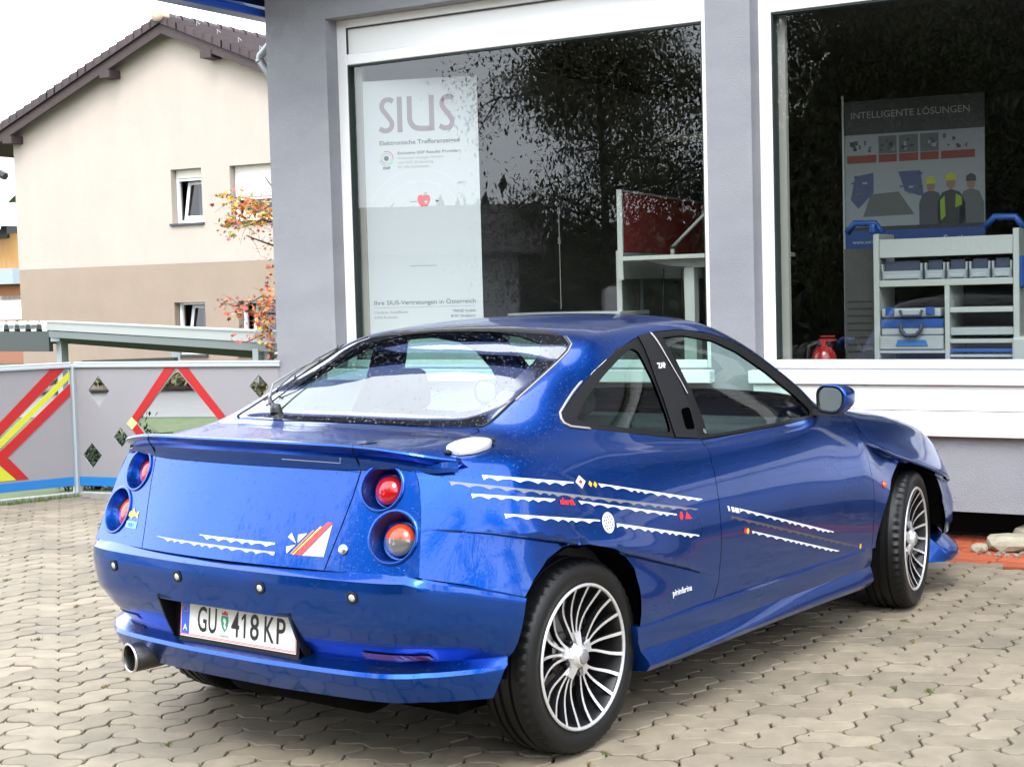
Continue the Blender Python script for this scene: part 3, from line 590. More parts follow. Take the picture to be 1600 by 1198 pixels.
q2('black_strip',.012,.90,1.775,1.80,pbk,3); q2('blue_band',.012,.90,1.60,1.775,pbl,2); text('banner_maker','Sortimo',.062,mat('banner_text_white',(.28,.30,.30),.6),p2,(.64,-.003,1.685),X90,.0003,bold=.001); text('banner_web','www.sortimo.at',.034,MC['banner_text_white'],p2,(.06,-.003,1.69),X90,.0003)
# storage rack
rk=inshop('storage_rack',-.79,1.0,.55,'white van storage rack with bins and a drawer case behind the right window','rack')
rw_=mat('rack_pale_metal',(.34,.37,.345),.45); rb=mat('rack_blue',(.005,.05,.22),.45); rdk=mat('rack_dark_blue',(.02,.03,.05),.6)  # the dark blue is for the case handle
for x in (.018,.866): boxo('rack_post',x-.018,x+.018,0,.32,0,1.185,rw_,rk,.004)
boxo('rack_post',.440,.470,.002,.32,0,.88,rw_,rk,.003); boxo('top_panel',.037,.847,.01,.03,1.035,1.148,rw_,rk,.002); boxo('rack_shelf',.037,.847,.0,.31,.855,.895,rw_,rk,.003)
boxo('rack_shelf',.472,.847,.0,.31,.690,.722,rw_,rk,.003); boxo('rack_shelf',.472,.847,.0,.31,.505,.530,rw_,rk,.002); boxo('rack_shelf',.472,.847,.0,.31,.420,.436,rw_,rk,.002); boxo('rack_shelf',.037,.438,.0,.31,.445,.465,rw_,rk,.002)
boxo('rack_shelf',.037,.847,.0,.31,.05,.07,rw_,rk,.002); boxo('slanted_tray',.472,.847,.02,.30,.555,.60,mat('rack_tray',(.30,.34,.34),.4),rk); boxo('blue_tray_edge',.472,.847,.005,.02,.452,.472,rb,rk); boxo('perforated_side',-.22,-.03,.10,.115,.35,1.10,mat('dark_perforated_sheet',(.03,.032,.028),.6),rk)
bm=B()
for i in range(8):
    for j in range(8): box(bm,-.20+.02*i,-.19+.02*i,.094,.099,.45+.045*j,.458+.045*j)
obj('sheet_slots',bm,pbk,rk)['kind']='stuff'
boxo('blue_arch_bracket',-.02,.02,-.02,.05,1.185,1.25,rb,rk,.015,seg=2); bm=B(); tube(bm,[(-.20,.1,1.20),(-.15,.1,1.26),(-.02,.1,1.255),(.03,.1,1.19)],.022,8); obj('blue_top_cap',bm,rb,rk,True); bm=B(); tube(bm,[(.66,.1,1.20),(.72,.1,1.26),(.84,.1,1.255),(.89,.1,1.19)],.022,8); obj('blue_top_cap',bm,rb,rk,True); boxo('blue_side_clip',.882,.91,.0,.05,.83,1.02,rb,rk,.01)
gl2=mat('clear_bin_flap',(.05,.06,.09),.15)
for n_,(x,w) in enumerate(((.045,.255),(.315,.125),(.450,.125),(.585,.125),(.720,.118))):
    s_=['widest pale open bin at the left end of the rack shelf','pale open bin second from the left on the rack shelf','pale open bin in the middle of the rack shelf','pale open bin fourth from the left on the rack shelf','pale open bin at the right end of the rack shelf'][n_]
    b_=inshop('storage_bin',-.79+x,1.0+.02,.55+.897,s_,'bin',0,'open bins on the rack shelf')
    bm=B(); box(bm,0,w,.0,.01,.0,.055,.002); box(bm,0,.012,.0,.22,.0,.10,.002); box(bm,w-.012,w,.0,.22,.0,.10,.002); box(bm,.012,w-.012,.01,.22,0,.008); obj('bin_body',bm,mat('bin_grey',(.26,.29,.31),.4),b_)
    boxo('bin_lip',.02,w-.02,-.012,-.001,.005,.03,mat('bin_lip_grey',(.28,.31,.32),.5),b_,.004); boxo('bin_flap',.02,w-.02,.02,.024,.05,.115,gl2,b_)  # lip slightly lighter grey than the bin body
cs=inshop('tool_case',-.79+.045,.985,.55+.555,'pale tool case with blue lid band and round handle on the rack','case')
boxo('case_body',0,.385,.02,.30,0,.10,mat('case_pale',(.30,.33,.335),.4),cs,.01,seg=2); boxo('case_band',.0,.385,.015,.30,.045,.10,rb,cs,.004); boxo('case_lid',.003,.37,.02,.30,.112,.165,MC['case_pale'],cs,.01,seg=2)
for x in (.03,.28): boxo('case_latch',x,x+.055,.008,.02,.125,.172,rb,cs,.003)
bm=B(); tube(bm,[(.125,0,.155),(.14,-.01,.12),(.25,-.01,.12),(.262,0,.155)],.010,8); tube(bm,[(.13,-.005,.07),(.135,-.015,.03),(.165,-.02,.0),(.225,-.02,.0),(.255,-.015,.03),(.26,-.005,.07)],.013,8); obj('case_handle',bm,rdk,cs,True)
dr=inshop('drawer',-.79+.04,.99,.55+.47,'pale drawer with a blue grip under the tool case','drawer'); boxo('drawer_front',0,.392,0,.30,.0,.082,MC['case_pale'],dr,.003); bm=B(); prism(bm,[(.10,.022),(.30,.022),(.285,.058),(.115,.058)],'y',-.008,-.001); obj('drawer_grip',bm,mat('grip_blue',(.02,.12,.35),.4),dr)
rs=inshop('rounded_box',.065,.92,.55,'tall pale rounded box at the right end of the rack','box'); boxo('box_shell',0,.10,0,.25,0,.545,rw_,rs,.02,seg=3)
# fire extinguisher
fe=inshop('fire_extinguisher',-1.045,.80,.55,'red fire extinguisher with black hose behind the right window','extinguisher')
bm=B(); lathe(bm,[(.001,0),(.075,0),(.08,.02),(.08,.42),(.07,.46),(.045,.49),(.02,.50),(.018,.53)],28,'Z'); obj('cylinder',bm,mat('extinguisher_red',(.25,.006,.008),.25,coat=.5),fe,True)
bm=B(); lathe(bm,[(.0808,.30),(.0815,.31),(.0815,.37),(.0808,.38)],28,'Z'); obj('label_band',bm,pm,fe,True); bm=B(); box(bm,-.03,.08,-.01,.01,.53,.545,.002); box(bm,-.02,.07,-.008,.008,.555,.565,.002); obj('valve_handle',bm,mat('valve_red',(.25,.02,.02),.4),fe); bm=B(); tube(bm,[(-.02,0,.53),(-.09,-.02,.50),(-.10,-.02,.35),(-.095,-.02,.15)],.012,8); obj('hose',bm,rubber0,fe,True)
bw=inshop('low_wall_panel',-1.18,1.9,.55,'olive grey low panel left of the extinguisher','panel'); boxo('panel_board',-.0,.22,0,.03,0,.66,mat('olive_panel',(.09,.11,.07),.7),bw); boxo('panel_rail',-.0,.22,-.005,.035,.661,.675,mat('olive_rail',(.14,.15,.12),.7),bw)

# ---- brick strip, gravel bed and stones in front of the shop
redb=mat('orange_red_clinker',(.40,.085,.032),.75,world=True,var=.22,vscale=18,bump=.5,bscale=200,rnd=.20)
bs=empty('brick_strip',(0,0,0),kind='structure')
bm=B(); M=SB; v=[SB@Vector(q) for q in ((-4.8,-.56,-.02),(6.5,-.56,-.02),(6.5,.45,-.02),(-4.8,.45,-.02))]; bm.faces.new([bm.verts.new(q) for q in v]); obj('strip_bed',bm,mat('bed_mortar',(.10,.07,.05),.95,bump=.4,bscale=200),bs)
pb_=obj('brick',(lambda b: (box(b,-.121,.121,-.058,.058,-.02,.0,.004),b)[1])(B()),redb,bs); first=True; rb_=random.Random(21)
def brick_at(x,y,r):
    global first
    o=pb_ if first else inst(pb_,bs); first=False; p=SB@Vector((x,y,rb_.uniform(.001,.005))); o.location=p; o.rotation_euler=(rb_.gauss(0,.006),rb_.gauss(0,.006),RZ+r+rb_.gauss(0,.012))
for k in range(44): brick_at(-4.6+.25*k,-.49,0) if -1.7<-4.6+.25*k<5 or True else None
for r in range(6):
    for k in range(46):
        x=-4.7+.25*k+(.125 if r%2==0 else 0); y=-.365+.123*r
        if x>.33 and y>-.30: continue
        if x>.18 and y>-.30 and y<.3 and rb_.random()<.3: continue
        brick_at(x,y,0)
stm=mat('pale_stone',(.33,.30,.22),.85,var=.25,vscale=20,bump=.6,bscale=90); rg=random.Random(4)
def stone(x,y,s,label,flatn=.45,z=.02):
    bm=B(); bmesh.ops.create_icosphere(bm,subdivisions=2,radius=s); 
    for v in bm.verts: v.co*=rg.uniform(.85,1.1); v.co.z*=flatn; v.co.x*=1.3; v.co.x=max(-s*1.05,min(s*1.05,v.co.x)); v.co.z=min(v.co.z,s*flatn*.75)
    o=obj('stone',bm,stm); p=SB@Vector((x,y,z)); o.location=p; o.rotation_euler=(0,0,rg.uniform(0,3)); return tag(o,label,'stone',group='loose stones on the gravel')
stone(.30,-.10,.12,'broad flat pale stone at the edge of the bricks',.5,.04); stone(.36,.14,.10,'squarish brown stone behind the flat pale stone',.8,.05); stone(.16,-.22,.05,'small dark stone at the left tip of the gravel',.7)
bm=B(); rg2=random.Random(8)
for _ in range(900):
    x=rg2.uniform(.22,2.6); y=rg2.uniform(-.30,.40); s=rg2.uniform(.008,.026); p=SB@Vector((x,y,s*.3)); bmesh.ops.create_icosphere(bm,subdivisions=1,radius=s,matrix=Matrix.Translation(p)@Matrix.Rotation(rg2.uniform(0,3),4,'Z')@Matrix.Diagonal((1,.7,.5,1)))
gv=tag(obj('gravel',bm,mat('mixed_gravel',(.22,.20,.17),.8,var=.5,vscale=35)),'mixed gravel in the bed under the shop wall','gravel',kind='stuff')
gmt=inshop('metal_grate',.62,.08,.0,'grey flat metal plate lying in the gravel under the wall','plate'); boxo('plate_sheet',-.15,.5,-.12,.12,.02,.03,mat('dull_metal',(.16,.18,.20),.5,.6,bump=.3,bscale=60),gmt)

# ================================================================ FENCE
def fence_run(Pa,Pb,label,outer_h,holes,bars,blue_z,post_end=True):
    Pa=Vector(Pa);Pb=Vector(Pb); d=Pb-Pa; L=d.length; rz=atan2(d.y,d.x); f=empty('panel_fence',(Pa.x,Pa.y,0),rz,label,'fence',group='coloured panel fence round the yard')
    galv=mat('galvanised_rail',(.48,.53,.56),.4,.4); fp=mat('grey_fence_board',(.27,.26,.275),.6,var=.03,vscale=4)
    V=plate_mesh([(.02,.075),(L-.01,.075),(L-.01,.965),(.02,.965)],holes,.008); 
    obj('fence_board',V,fp,f)
    for nm,poly,m,y0,y1 in bars: 
        bm=B(); prism(bm,poly,'y',y0,y1); obj(nm,bm,m,f)
    bm=B(); box(bm,.02,L-.01,-.004,-.001,blue_z[0],blue_z[1]); obj('blue_stripe',bm,mat('sky_blue_film',(.012,.17,.48),.5),f)
    bm=B(); box(bm,.02,L,-.02,.028,.962,.985,.003); box(bm,.02,L,-.014,.022,.987,1.003,.003); obj('top_rail',bm,galv,f)
    boxo('fence_post',-.025,.025,-.03,.03,-.02,.985,galv,f,.004); boxo('post_groove',-.006,.006,-.034,-.031,-.01,.96,mat('groove_grey',(.22,.26,.28),.5),f)
    return f
redb2=mat('red_film',(.42,.008,.008),.5); yelb=mat('lemon_film',(.52,.53,.03),.5); pyl=mat('pale_yellow_film',(.75,.68,.25),.5)
dA=[(.235,.897),(.331,.788),(.234,.668),(.136,.788)]; dB=[(.424,.517),(.493,.440),(.424,.366),(.354,.442)]; dC=[(.150,.397),(.238,.306),(.149,.206),(.061,.304)]; dD=[(1.653,.905),(1.737,.820),(1.653,.735),(1.569,.82)]
open_=[(.948,.945),(1.330,.550),(.948,.155),(.572,.550)]
bars=[('red_bar',[(.848,.958),(.942,.958),(.578,.556),(.533,.592)],redb2,-.005,-.001),('red_bar',[(.954,.958),(1.046,.958),(1.372,.592),(1.325,.556)],redb2,-.005,-.001),('red_bar',[(.578,.544),(.900,.15),(.81,.15),(.533,.505)],redb2,-.005,-.001),('red_bar',[(1.325,.544),(1.0,.15),(1.09,.15),(1.372,.505)],redb2,-.005,-.001),('yellow_tip',[(.533,.595),(.580,.550),(.533,.503),(.484,.546)],pyl,-.006,-.002),('yellow_tip',[(1.370,.595),(1.323,.550),(1.370,.503),(1.418,.546)],pyl,-.006,-.002)]
fence_run((3.28,6.09,0),(3.70,4.30,0),'grey fence panel with a red edged diamond opening next to the shop corner',1,[dA,dB,dC,dD,open_],bars,(.075,.142))
# second run: local x from the post towards the left of the picture (board mirrored so its front faces the yard)
r1=[(.174,.955),(.063,.955),(.568,.495),(1.04,.07),(1.15,.07),(.563,.589)]
slit=[(.055,.945),(.022,.945),(.022,.78),(.54,.355),(.59,.355),(.90,.10),(1.0,.10),(.568,.500)]
bars1=[('red_bar',[(.174,.958),(.063,.958),(.575,.490),(.575,.585)],redb2,.009,.013),('lemon_bar',[(.022,.945),(.022,.890),(.572,.405),(.63,.36),(.63,.42),(.572,.465)],yelb,.009,.012),('red_bar',[(.022,.853),(.022,.763),(.535,.322),(.60,.30),(.60,.36)],redb2,.009,.014),('red_bar',[(.512,.318),(.375,.160),(.468,.160),(.60,.300),(.60,.36)],redb2,.0095,.0135),('lemon_patch',[(.468,.160),(.60,.160),(.60,.29)],yelb,.009,.012)]
Pa=Vector((3.28,6.09,0)); dd=Vector((-.547,.150,0)).normalized(); Pb=Pa+dd*2.4
d=Pb-Pa; f1=empty('panel_fence',(Pa.x,Pa.y,0),atan2(d.y,d.x),'grey fence panel with red and lemon diagonal bars at the left edge','fence',group='coloured panel fence round the yard')
def shear_cut(L): return L
V=plate_mesh([(.02,.075),(.60,.075),(.60,.965),(.02,.965)],[[(.060,.950),(.024,.950),(.024,.80),(.53,.372),(.575,.372),(.575,.482)]],.008); obj('fence_board',V,MC['grey_fence_board'],f1)
V=plate_mesh([(.605,.075),(2.39,.075),(2.39,.965),(.605,.965)],[],.008); obj('fence_board',V,MC['grey_fence_board'],f1)
for nm,poly,m,y0,y1 in bars1: bm=B(); prism(bm,poly,'y',y0,y1); obj(nm,bm,m,f1)
bm=B(); box(bm,.02,2.39,.009,.012,.078,.142); obj('blue_stripe',bm,MC['sky_blue_film'],f1)
bm=B(); box(bm,.02,2.4,-.02,.028,.962,.985,.003); box(bm,.02,2.4,-.014,.022,.987,1.003,.003); obj('top_rail',bm,MC['galvanised_rail'],f1)
kerbm=mat('kerb_concrete',(.30,.29,.27),.8,var=.15,vscale=10,bump=.4,bscale=120)
def kerb(a,b):
    a=Vector(a);b=Vector(b); d=b-a; n=Vector((-d.y,d.x,0)).normalized()*.04; bm=B(); v=[bm.verts.new(q) for q in ((a-n).to_tuple(),(b-n).to_tuple(),(b+n).to_tuple(),(a+n).to_tuple())]; r=bmesh.ops.extrude_face_region(bm,geom=[bm.faces.new(v)]); 
    for q in r['geom']:
        if isinstance(q,bmesh.types.BMVert): q.co.z+=.085
    bmesh.ops.recalc_face_normals(bm,faces=bm.faces); o=obj('kerb',bm,kerbm); o.location.z=-.06; return tag(o,kind='structure')
kerb((3.28,6.06,0),(3.70,4.33,0)); kerb((3.27,6.07,0),(.8,6.76,0))

# ================================================================ CARPORT BEYOND THE FENCE
cp=empty('carport',wcam(98,700,16).to_tuple()[:2]+(-.345,),0,'low carport with grey gutter and ribbed metal roof behind the fence','carport')
cpi=cp.matrix_basis if False else Matrix.Translation(cp.location).inverted()
def cobj(nm,bm,m,sm_=False): o=obj(nm,bm,m,None,sm_); o.parent=cp; o.matrix_parent_inverse=cpi; return o
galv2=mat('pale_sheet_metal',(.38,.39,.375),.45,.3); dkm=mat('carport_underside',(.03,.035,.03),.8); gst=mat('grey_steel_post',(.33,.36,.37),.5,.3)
A_=wcam(78,501,17); B_=wcam(440,517,12.6); A2=wcam(118,541,20.5); B2=wcam(470,545,16.4); L2=wcam(-120,503,18.0)
def slab(a,b,c,d,t):
    bm=B(); u=[bm.verts.new(q) for q in (a,b,c,d)]; l_=[bm.verts.new(q-Vector((0,0,t))) for q in (a,b,c,d)]
    bm.faces.new(u); bm.faces.new(l_[::-1])
    for k in range(4): bm.faces.new((u[k],l_[k],l_[(k+1)%4],u[(k+1)%4]))
    bmesh.ops.recalc_face_normals(bm,faces=bm.faces); return bm
fw=(A_-B_).normalized(); bk=(A2-A_); bk.z=-.25
dn=Vector((0,0,.085))
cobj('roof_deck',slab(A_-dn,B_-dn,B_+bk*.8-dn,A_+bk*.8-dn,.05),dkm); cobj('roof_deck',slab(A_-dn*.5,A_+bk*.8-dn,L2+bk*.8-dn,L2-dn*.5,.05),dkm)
fr_=Vector((0,0,.068)); bm=B()
def beam(bm,a,b,w,h):
    d=(b-a).normalized(); n=d.cross(Vector((0,0,1))).normalized()*w/2; v=[bm.verts.new(q) for q in (a-n,a+n,a+n-Vector((0,0,h)),a-n-Vector((0,0,h)),b-n,b+n,b+n-Vector((0,0,h)),b-n-Vector((0,0,h)))]
    for f in ((0,1,2,3),(7,6,5,4),(0,4,5,1),(1,5,6,2),(2,6,7,3),(3,7,4,0)): bm.faces.new([v[i] for i in f])
    bmesh.ops.recalc_face_normals(bm,faces=bm.faces)
beam(bm,A_,B_,.10,.015); beam(bm,A_-Vector((0,0,.016)),B_-Vector((0,0,.016)),.07,.085); cobj('gutter',bm,galv2)
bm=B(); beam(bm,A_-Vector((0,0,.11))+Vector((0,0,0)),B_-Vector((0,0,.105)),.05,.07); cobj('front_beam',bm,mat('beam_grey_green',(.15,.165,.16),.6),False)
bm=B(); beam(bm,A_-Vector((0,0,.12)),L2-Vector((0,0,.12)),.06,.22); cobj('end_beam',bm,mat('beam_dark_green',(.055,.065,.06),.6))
# ribbed roof end, seen as teeth
ribm=mat('white_ribbed_sheet',(.75,.78,.78),.4); shm=mat('rib_shadow',(.20,.17,.17),.6)
for k in range(9):
    a=A_+(L2-A_)*((k+.12)/9*.75); b=A_+(L2-A_)*((k+.88)/9*.75); bm=B(); n=Vector((0,0,-.115)); d=(b-a)*.22
    v=[bm.verts.new(q) for q in (a,b,b-d+n,a+d+n)]; bm.faces.new(v); v2=[bm.verts.new(q) for q in (a+bk*.75,b+bk*.75,b-d+n+bk*.75,a+d+n+bk*.75)]
    for i in range(4): bm.faces.new((v[i],v[(i+1)%4],v2[(i+1)%4],v2[i]))
    bmesh.ops.recalc_face_normals(bm,faces=bm.faces); cobj('roof_rib',bm,ribm)
def post(u,D,w,z1,nm='carport_post'):
    p=wcam(u,560,D); bm=B(); box(bm,p.x-w/2,p.x+w/2,p.y-w/2,p.y+w/2,(-.345 if nm=='carport_post' else .72),z1); return cobj(nm,bm,gst)
post(98,17.05,.09,1.10); post(404,12.95,.07,1.02); post(275,18.5,.07,.95,'short_post'); post(420,13.3,.06,.98)
q=wcam(98,530,17.0); bm=B(); box(bm,q.x-.10,q.x+.10,q.y-.08,q.y+.08,q.z-.02,q.z+.16); cobj('post_bracket',bm,gst)
bm=B(); beam(bm,wcam(130,563,21),wcam(275,558,18.4),.05,.06); cobj('rear_rail',bm,dkm)

# ================================================================ CREAM HOUSE
HZ=radians(-79.624); HM=Matrix.Translation((16.03,25.02,0))@Matrix.Rotation(HZ,4,'Z')
house=empty('cream_house',(16.03,25.02,-.36),HZ,'cream and tan rendered house with brown tiled gable roof','house')
hp_=Matrix.Translation((0,0,.36))
creamm=mat('cream_render',(.425,.358,.303),.9,var=.06,vscale=1.2,bump=.8,bscale=55,bdist=.008,stretch=(1,1,.5)); tanm=mat('tan_render',(.285,.218,.165),.9,var=.07,vscale=1.2,bump=.8,bscale=55,bdist=.008)
def hobj(*a,**k): o=obj(*a,**k); o.location=(0,0,.36); return o
W1=[(4.22,2.99),(4.99,2.99),(4.99,4.07),(4.22,4.07)]; W2=[(5.69,2.97),(7.0,2.97),(7.0,4.06),(5.69,4.06)]; W3=[(4.18,.35),(4.96,.35),(4.96,1.40),(4.18,1.40)]; W4=[(5.78,.35),(7.1,.35),(7.1,1.40),(5.78,1.40)]
hobj('upper_wall',plate_mesh([(0,2.185),(8.7,2.185),(8.7,5.05),(4.3,6.87),(0,5.09)],[W1,W2],.35),creamm,house)
hobj('lower_wall',plate_mesh([(0.012,-.4),(8.69,-.4),(8.69,2.183),(0.012,2.183)],[W3,W4],.35),tanm,house)
bm=B(); box(bm,.0,.3,.35,9,2.186,5.05); box(bm,8.4,8.7,.35,9,-.4,5.05); box(bm,0,8.7,8.8,9,-.4,5.05); hobj('side_walls',bm,creamm,house)
bm=B(); box(bm,.30,8.4,1.2,1.25,-.4,5.0); hobj('inner_wall',bm,mat('house_dark_interior',(.05,.045,.04),.9),house)
tile=mat('brown_roof_tile',(.055,.035,.036),.7,var=.25,vscale=6,rnd=.15); wood=mat('dark_brown_timber',(.045,.028,.026),.7,var=.2,vscale=10); hg=glass('house_glass',(.35,.38,.40),1.7); cur=mat('net_curtain',(.34,.36,.42),.9,var=.2,vscale=8,stretch=(6,1,.2))
wfm=mat('white_window_plastic',(.82,.83,.83),.4)
for n_,(Wq,sh) in enumerate(((W1,.18),(W2,.62),(W3,0),(W4,0))):
    x0,z0=Wq[0]; x1,z1=Wq[2]; w=empty('house_window',(0,0,.36)); w.parent=house
    zt_=z1-sh
    bm=B(); box(bm,x0+.01,x0+.07,.16,.22,z0,z1); box(bm,x1-.06,x1-.005,.16,.22,z0,z1); box(bm,x0+.07,x1-.06,.161,.22,zt_-.05,zt_); box(bm,x0+.07,x1-.06,.161,.22,z0,z0+.06); obj('window_frame',bm,wfm,w)
    if sh: boxo('roller_shutter',x0+.07,x1-.06,.13,.15,zt_+.002,z1-.002,mat('cream_shutter',(.60,.55,.47),.7),w)
    # tilted sash
    bm=B(); s0,s1=x0+.10,x1-.07; 
    for a,b,c,d in ((s0,s0+.07,z0+.07,zt_-.06),(s1-.06,s1,z0+.07,zt_-.06),(s0+.07,s1-.06,z0+.07,z0+.15),(s0+.07,s1-.06,zt_-.12,zt_-.06)): box(bm,a,b,.24,.28,c,d)
    for v in bm.verts: v.co.y+=(v.co.z-z0)*.14; v.co.x+=(v.co.z-z0)*.06*(1 if v.co.x<(s0+s1)/2 else 0)
    obj('window_sash',bm,wfm,w); bm=B(); bm.faces.new([bm.verts.new(q) for q in ((s0,.26,z0+.08),(s1,.26,z0+.08),(s1,.26+(zt_-z0)*.12,zt_-.06),(s0,.26+(zt_-z0)*.12,zt_-.06))]); obj('window_pane',bm,hg,w)
    bm=B(); xs=np.linspace(s0+.15,s1+.1,40); a=[bm.verts.new((x,.55+.03*sin(x*40),z0+.05)) for x in xs]; b=[bm.verts.new((x,.55+.03*sin(x*40),zt_-.12)) for x in xs]
    for k in range(39): bm.faces.new((a[k],a[k+1],b[k+1],b[k]))
    obj('curtain',bm,cur,w,True)
    boxo('window_ledge',x0-.04,x1+.04,-.05,.15,z0-.05,z0-.005,mat('dark_ledge',(.03,.035,.04),.5),w)
# roof: two slopes with stepped verge tiles, ridge tiles and purlin ends
L0=Vector((4.22,0,7.0)); sl=(7.0-5.12)/4.5; sr=-.40
def rz_(x): return 7.03-.414*abs(x-4.38)
for x0,x1 in ((-1.0,4.38),(4.38,9.8)):
    bm=B(); prism(bm,[(x0,rz_(x0)-.10),(x1,rz_(x1)-.10),(x1,rz_(x1)),(x0,rz_(x0))],'y',-.28,9.6); hobj('roof_slope',bm,wood,house)
    bm=B(); prism(bm,[(x0,rz_(x0)-.30),(x1,rz_(x1)-.30),(x1,rz_(x1)-.11),(x0,rz_(x0)-.11)],'y',-.32,-.27); hobj('barge_board',bm,wood,house)
    n=int(abs(x1-x0)/.21)
    vt=None
    for k in range(n):
        a=x0+(x1-x0)*k/n; b=x0+(x1-x0)*(k+1)/n; c=(a+b)/2; up=.022
        if vt is None:
            bm=B(); prism(bm,[(-.125,-.125*.425-.10),(.125,.125*.425-.10),(.125,.125*.425+.035),(-.125,-.125*.425+.075)] if x0<4 else [(-.125,.125*.425-.10),(.125,-.125*.425-.10),(.125,-.125*.425+.075),(-.125,.125*.425+.035)],'y',-.38,-.18); vt=hobj('verge_tile',bm,tile,house); vt.location=(c,0,.36+rz_(c))
        else: o=inst(vt,house,(c,0,.36+rz_(c)))
    # courses of tiles as ribs running with the slope
    bm=B()
    for k in range(n):
        a=x0+(x1-x0)*k/n; b=x0+(x1-x0)*(k+1)/n; c0=.03 if x0<4 else .0
        box_=[(a,rz_(a)+(.075 if x0<4 else .035)),(b,rz_(b)+(.035 if x0<4 else .075)),(b,rz_(b)),(a,rz_(a))]; prism(bm,box_,'y',-.18,9.6)
    hobj('tile_courses',bm,tile,house)['kind']='stuff'
bm=B(); lathe(bm,[(.001,-.45),(.12,-.45),(.12,-.18)],14,'Y',(4.38,0,7.07)); hobj('ridge_end_cap',bm,mat('pale_mortar_cap',(.50,.38,.27),.9),house,True)
for k in range(24): 
    bm=B(); lathe(bm,[(.12,-.18+.42*k),(.10,-.18+.42*(k+1))],12,'Y',(4.38,0,7.05)); hobj('ridge_tile',bm,tile,house,True)
bm=B(); 
for cx in (4.35,): pass
for x in (.16,2.9,5.47,7.9):
    z=rz_(x)-.28; bm=B(); box(bm,x-.13,x+.13,-.34,-.0,z-.15,z-.0); hobj('purlin_end',bm,wood,house)
bm=B(); tube(bm,[(-1.05,-.3,rz_(-1.0)-.02),(-1.05,9.6,rz_(-1.0)-.02)],.07,10); hobj('eaves_gutter',bm,wood,house,True)
bm=B()
for k in range(9): x=4.6+.5*k; tube(bm,[(x,-.1,rz_(x)+.10),(x,-.1,rz_(x)+.19),(x+.08,-.1,rz_(x)+.12)],.008,5)
hobj('snow_guards',bm,zinc,house)

# ================================================================ BUILDINGS AT THE FAR LEFT, HILL
fb=empty('workshop_building',wcam(10,600,48).to_tuple()[:2]+(-.36,),HZ,'timber clad building with a curved grey metal canopy at the left edge','building')
fi=Matrix.Translation(fb.location)@Matrix.Rotation(HZ,4,'Z'); fii=fi.inverted()
def fpt(u,v,D=48): return fii@wcam(u,v,D)
def fbox(nm,u0,v0,u1,v1,m,D=48,dep=3.0,y=0):
    a=fpt(u0,v0); b=fpt(u1,v1); boxo(nm,min(a.x,b.x),max(a.x,b.x),y,dep,min(a.z,b.z),max(a.z,b.z),m,fb)
orw=mat('orange_timber',(.42,.22,.07),.7,var=.25,vscale=4,stretch=(10,1,.3)); fbox('upper_dark_wall',-200,248,40,305,mat('pale_far_wall',(.62,.66,.68),.7),y=.6); fbox('dark_band',-200,360,34,372,pbk,y=-.1); fbox('timber_wall',-200,372,60,424,orw)
fbox('grey_band',-200,426,60,443,mat('grey_band',(.30,.34,.38),.5),y=-.4); fbox('brown_door',-200,444,60,468,mat('brown_far',(.28,.10,.03),.7)); fbox('white_wall',-200,468,60,505,mat('white_far_wall',(.80,.80,.80),.7)); fbox('lower_wall',-200,505,80,640,mat('rusty_brick_far',(.28,.12,.07),.8))
a=fpt(-200,305); b=fpt(60,360); bm=B(); rows=[]
for k in range(9):
    t=pi/2*k/8; rows.append([bm.verts.new((x,.6-1.4*sin(t),a.z-(a.z-b.z)*(1-cos(t)))) for x in np.linspace(min(a.x,b.x),max(a.x,b.x),12)])
for R0,R1 in zip(rows,rows[1:]):
    for k in range(11): bm.faces.new((R0[k],R0[k+1],R1[k+1],R1[k]))
obj('curved_canopy',bm,mat('canopy_grey',(.42,.46,.48),.4,.4),fb,True)
bm=B(); 
a=fpt(-60,235); b=fpt(60,262); tube(bm,[(a.x,-.5,a.z),(b.x,-.5,b.z-.35)],.12,6); obj('dark_pipe',bm,pbk,fb)
# wooded hill, its haze put into the pale base colour
bm=B(); rows=[]; rh=random.Random(2); c0=wcam(0,470,520); lat=Vector((_R.x,_R.y,0)).normalized(); fwd=Vector((_F.x,_F.y,0)).normalized()
prof=[(-420,30),(-300,60),(-160,80),(-60,72),(-20,72),(0,70),(22,58),(60,40),(120,24),(260,14),(420,6)]
for k in range(5):
    rows.append([bm.verts.new(Vector((c0.x,c0.y,-1))+lat*x+fwd*(k*90-120)+Vector((0,0,(h*[0,.55,1,.6,0][k])*1.04+rh.uniform(-1,1)))) for x,h in prof])
for R0,R1 in zip(rows,rows[1:]):
    for k in range(len(prof)-1): bm.faces.new((R0[k],R0[k+1],R1[k+1],R1[k]))
tag(obj('hill',bm,mat('haze_coloured_hill',(.42,.47,.50),.95,var=.1,vscale=.05),None,True),kind='structure')

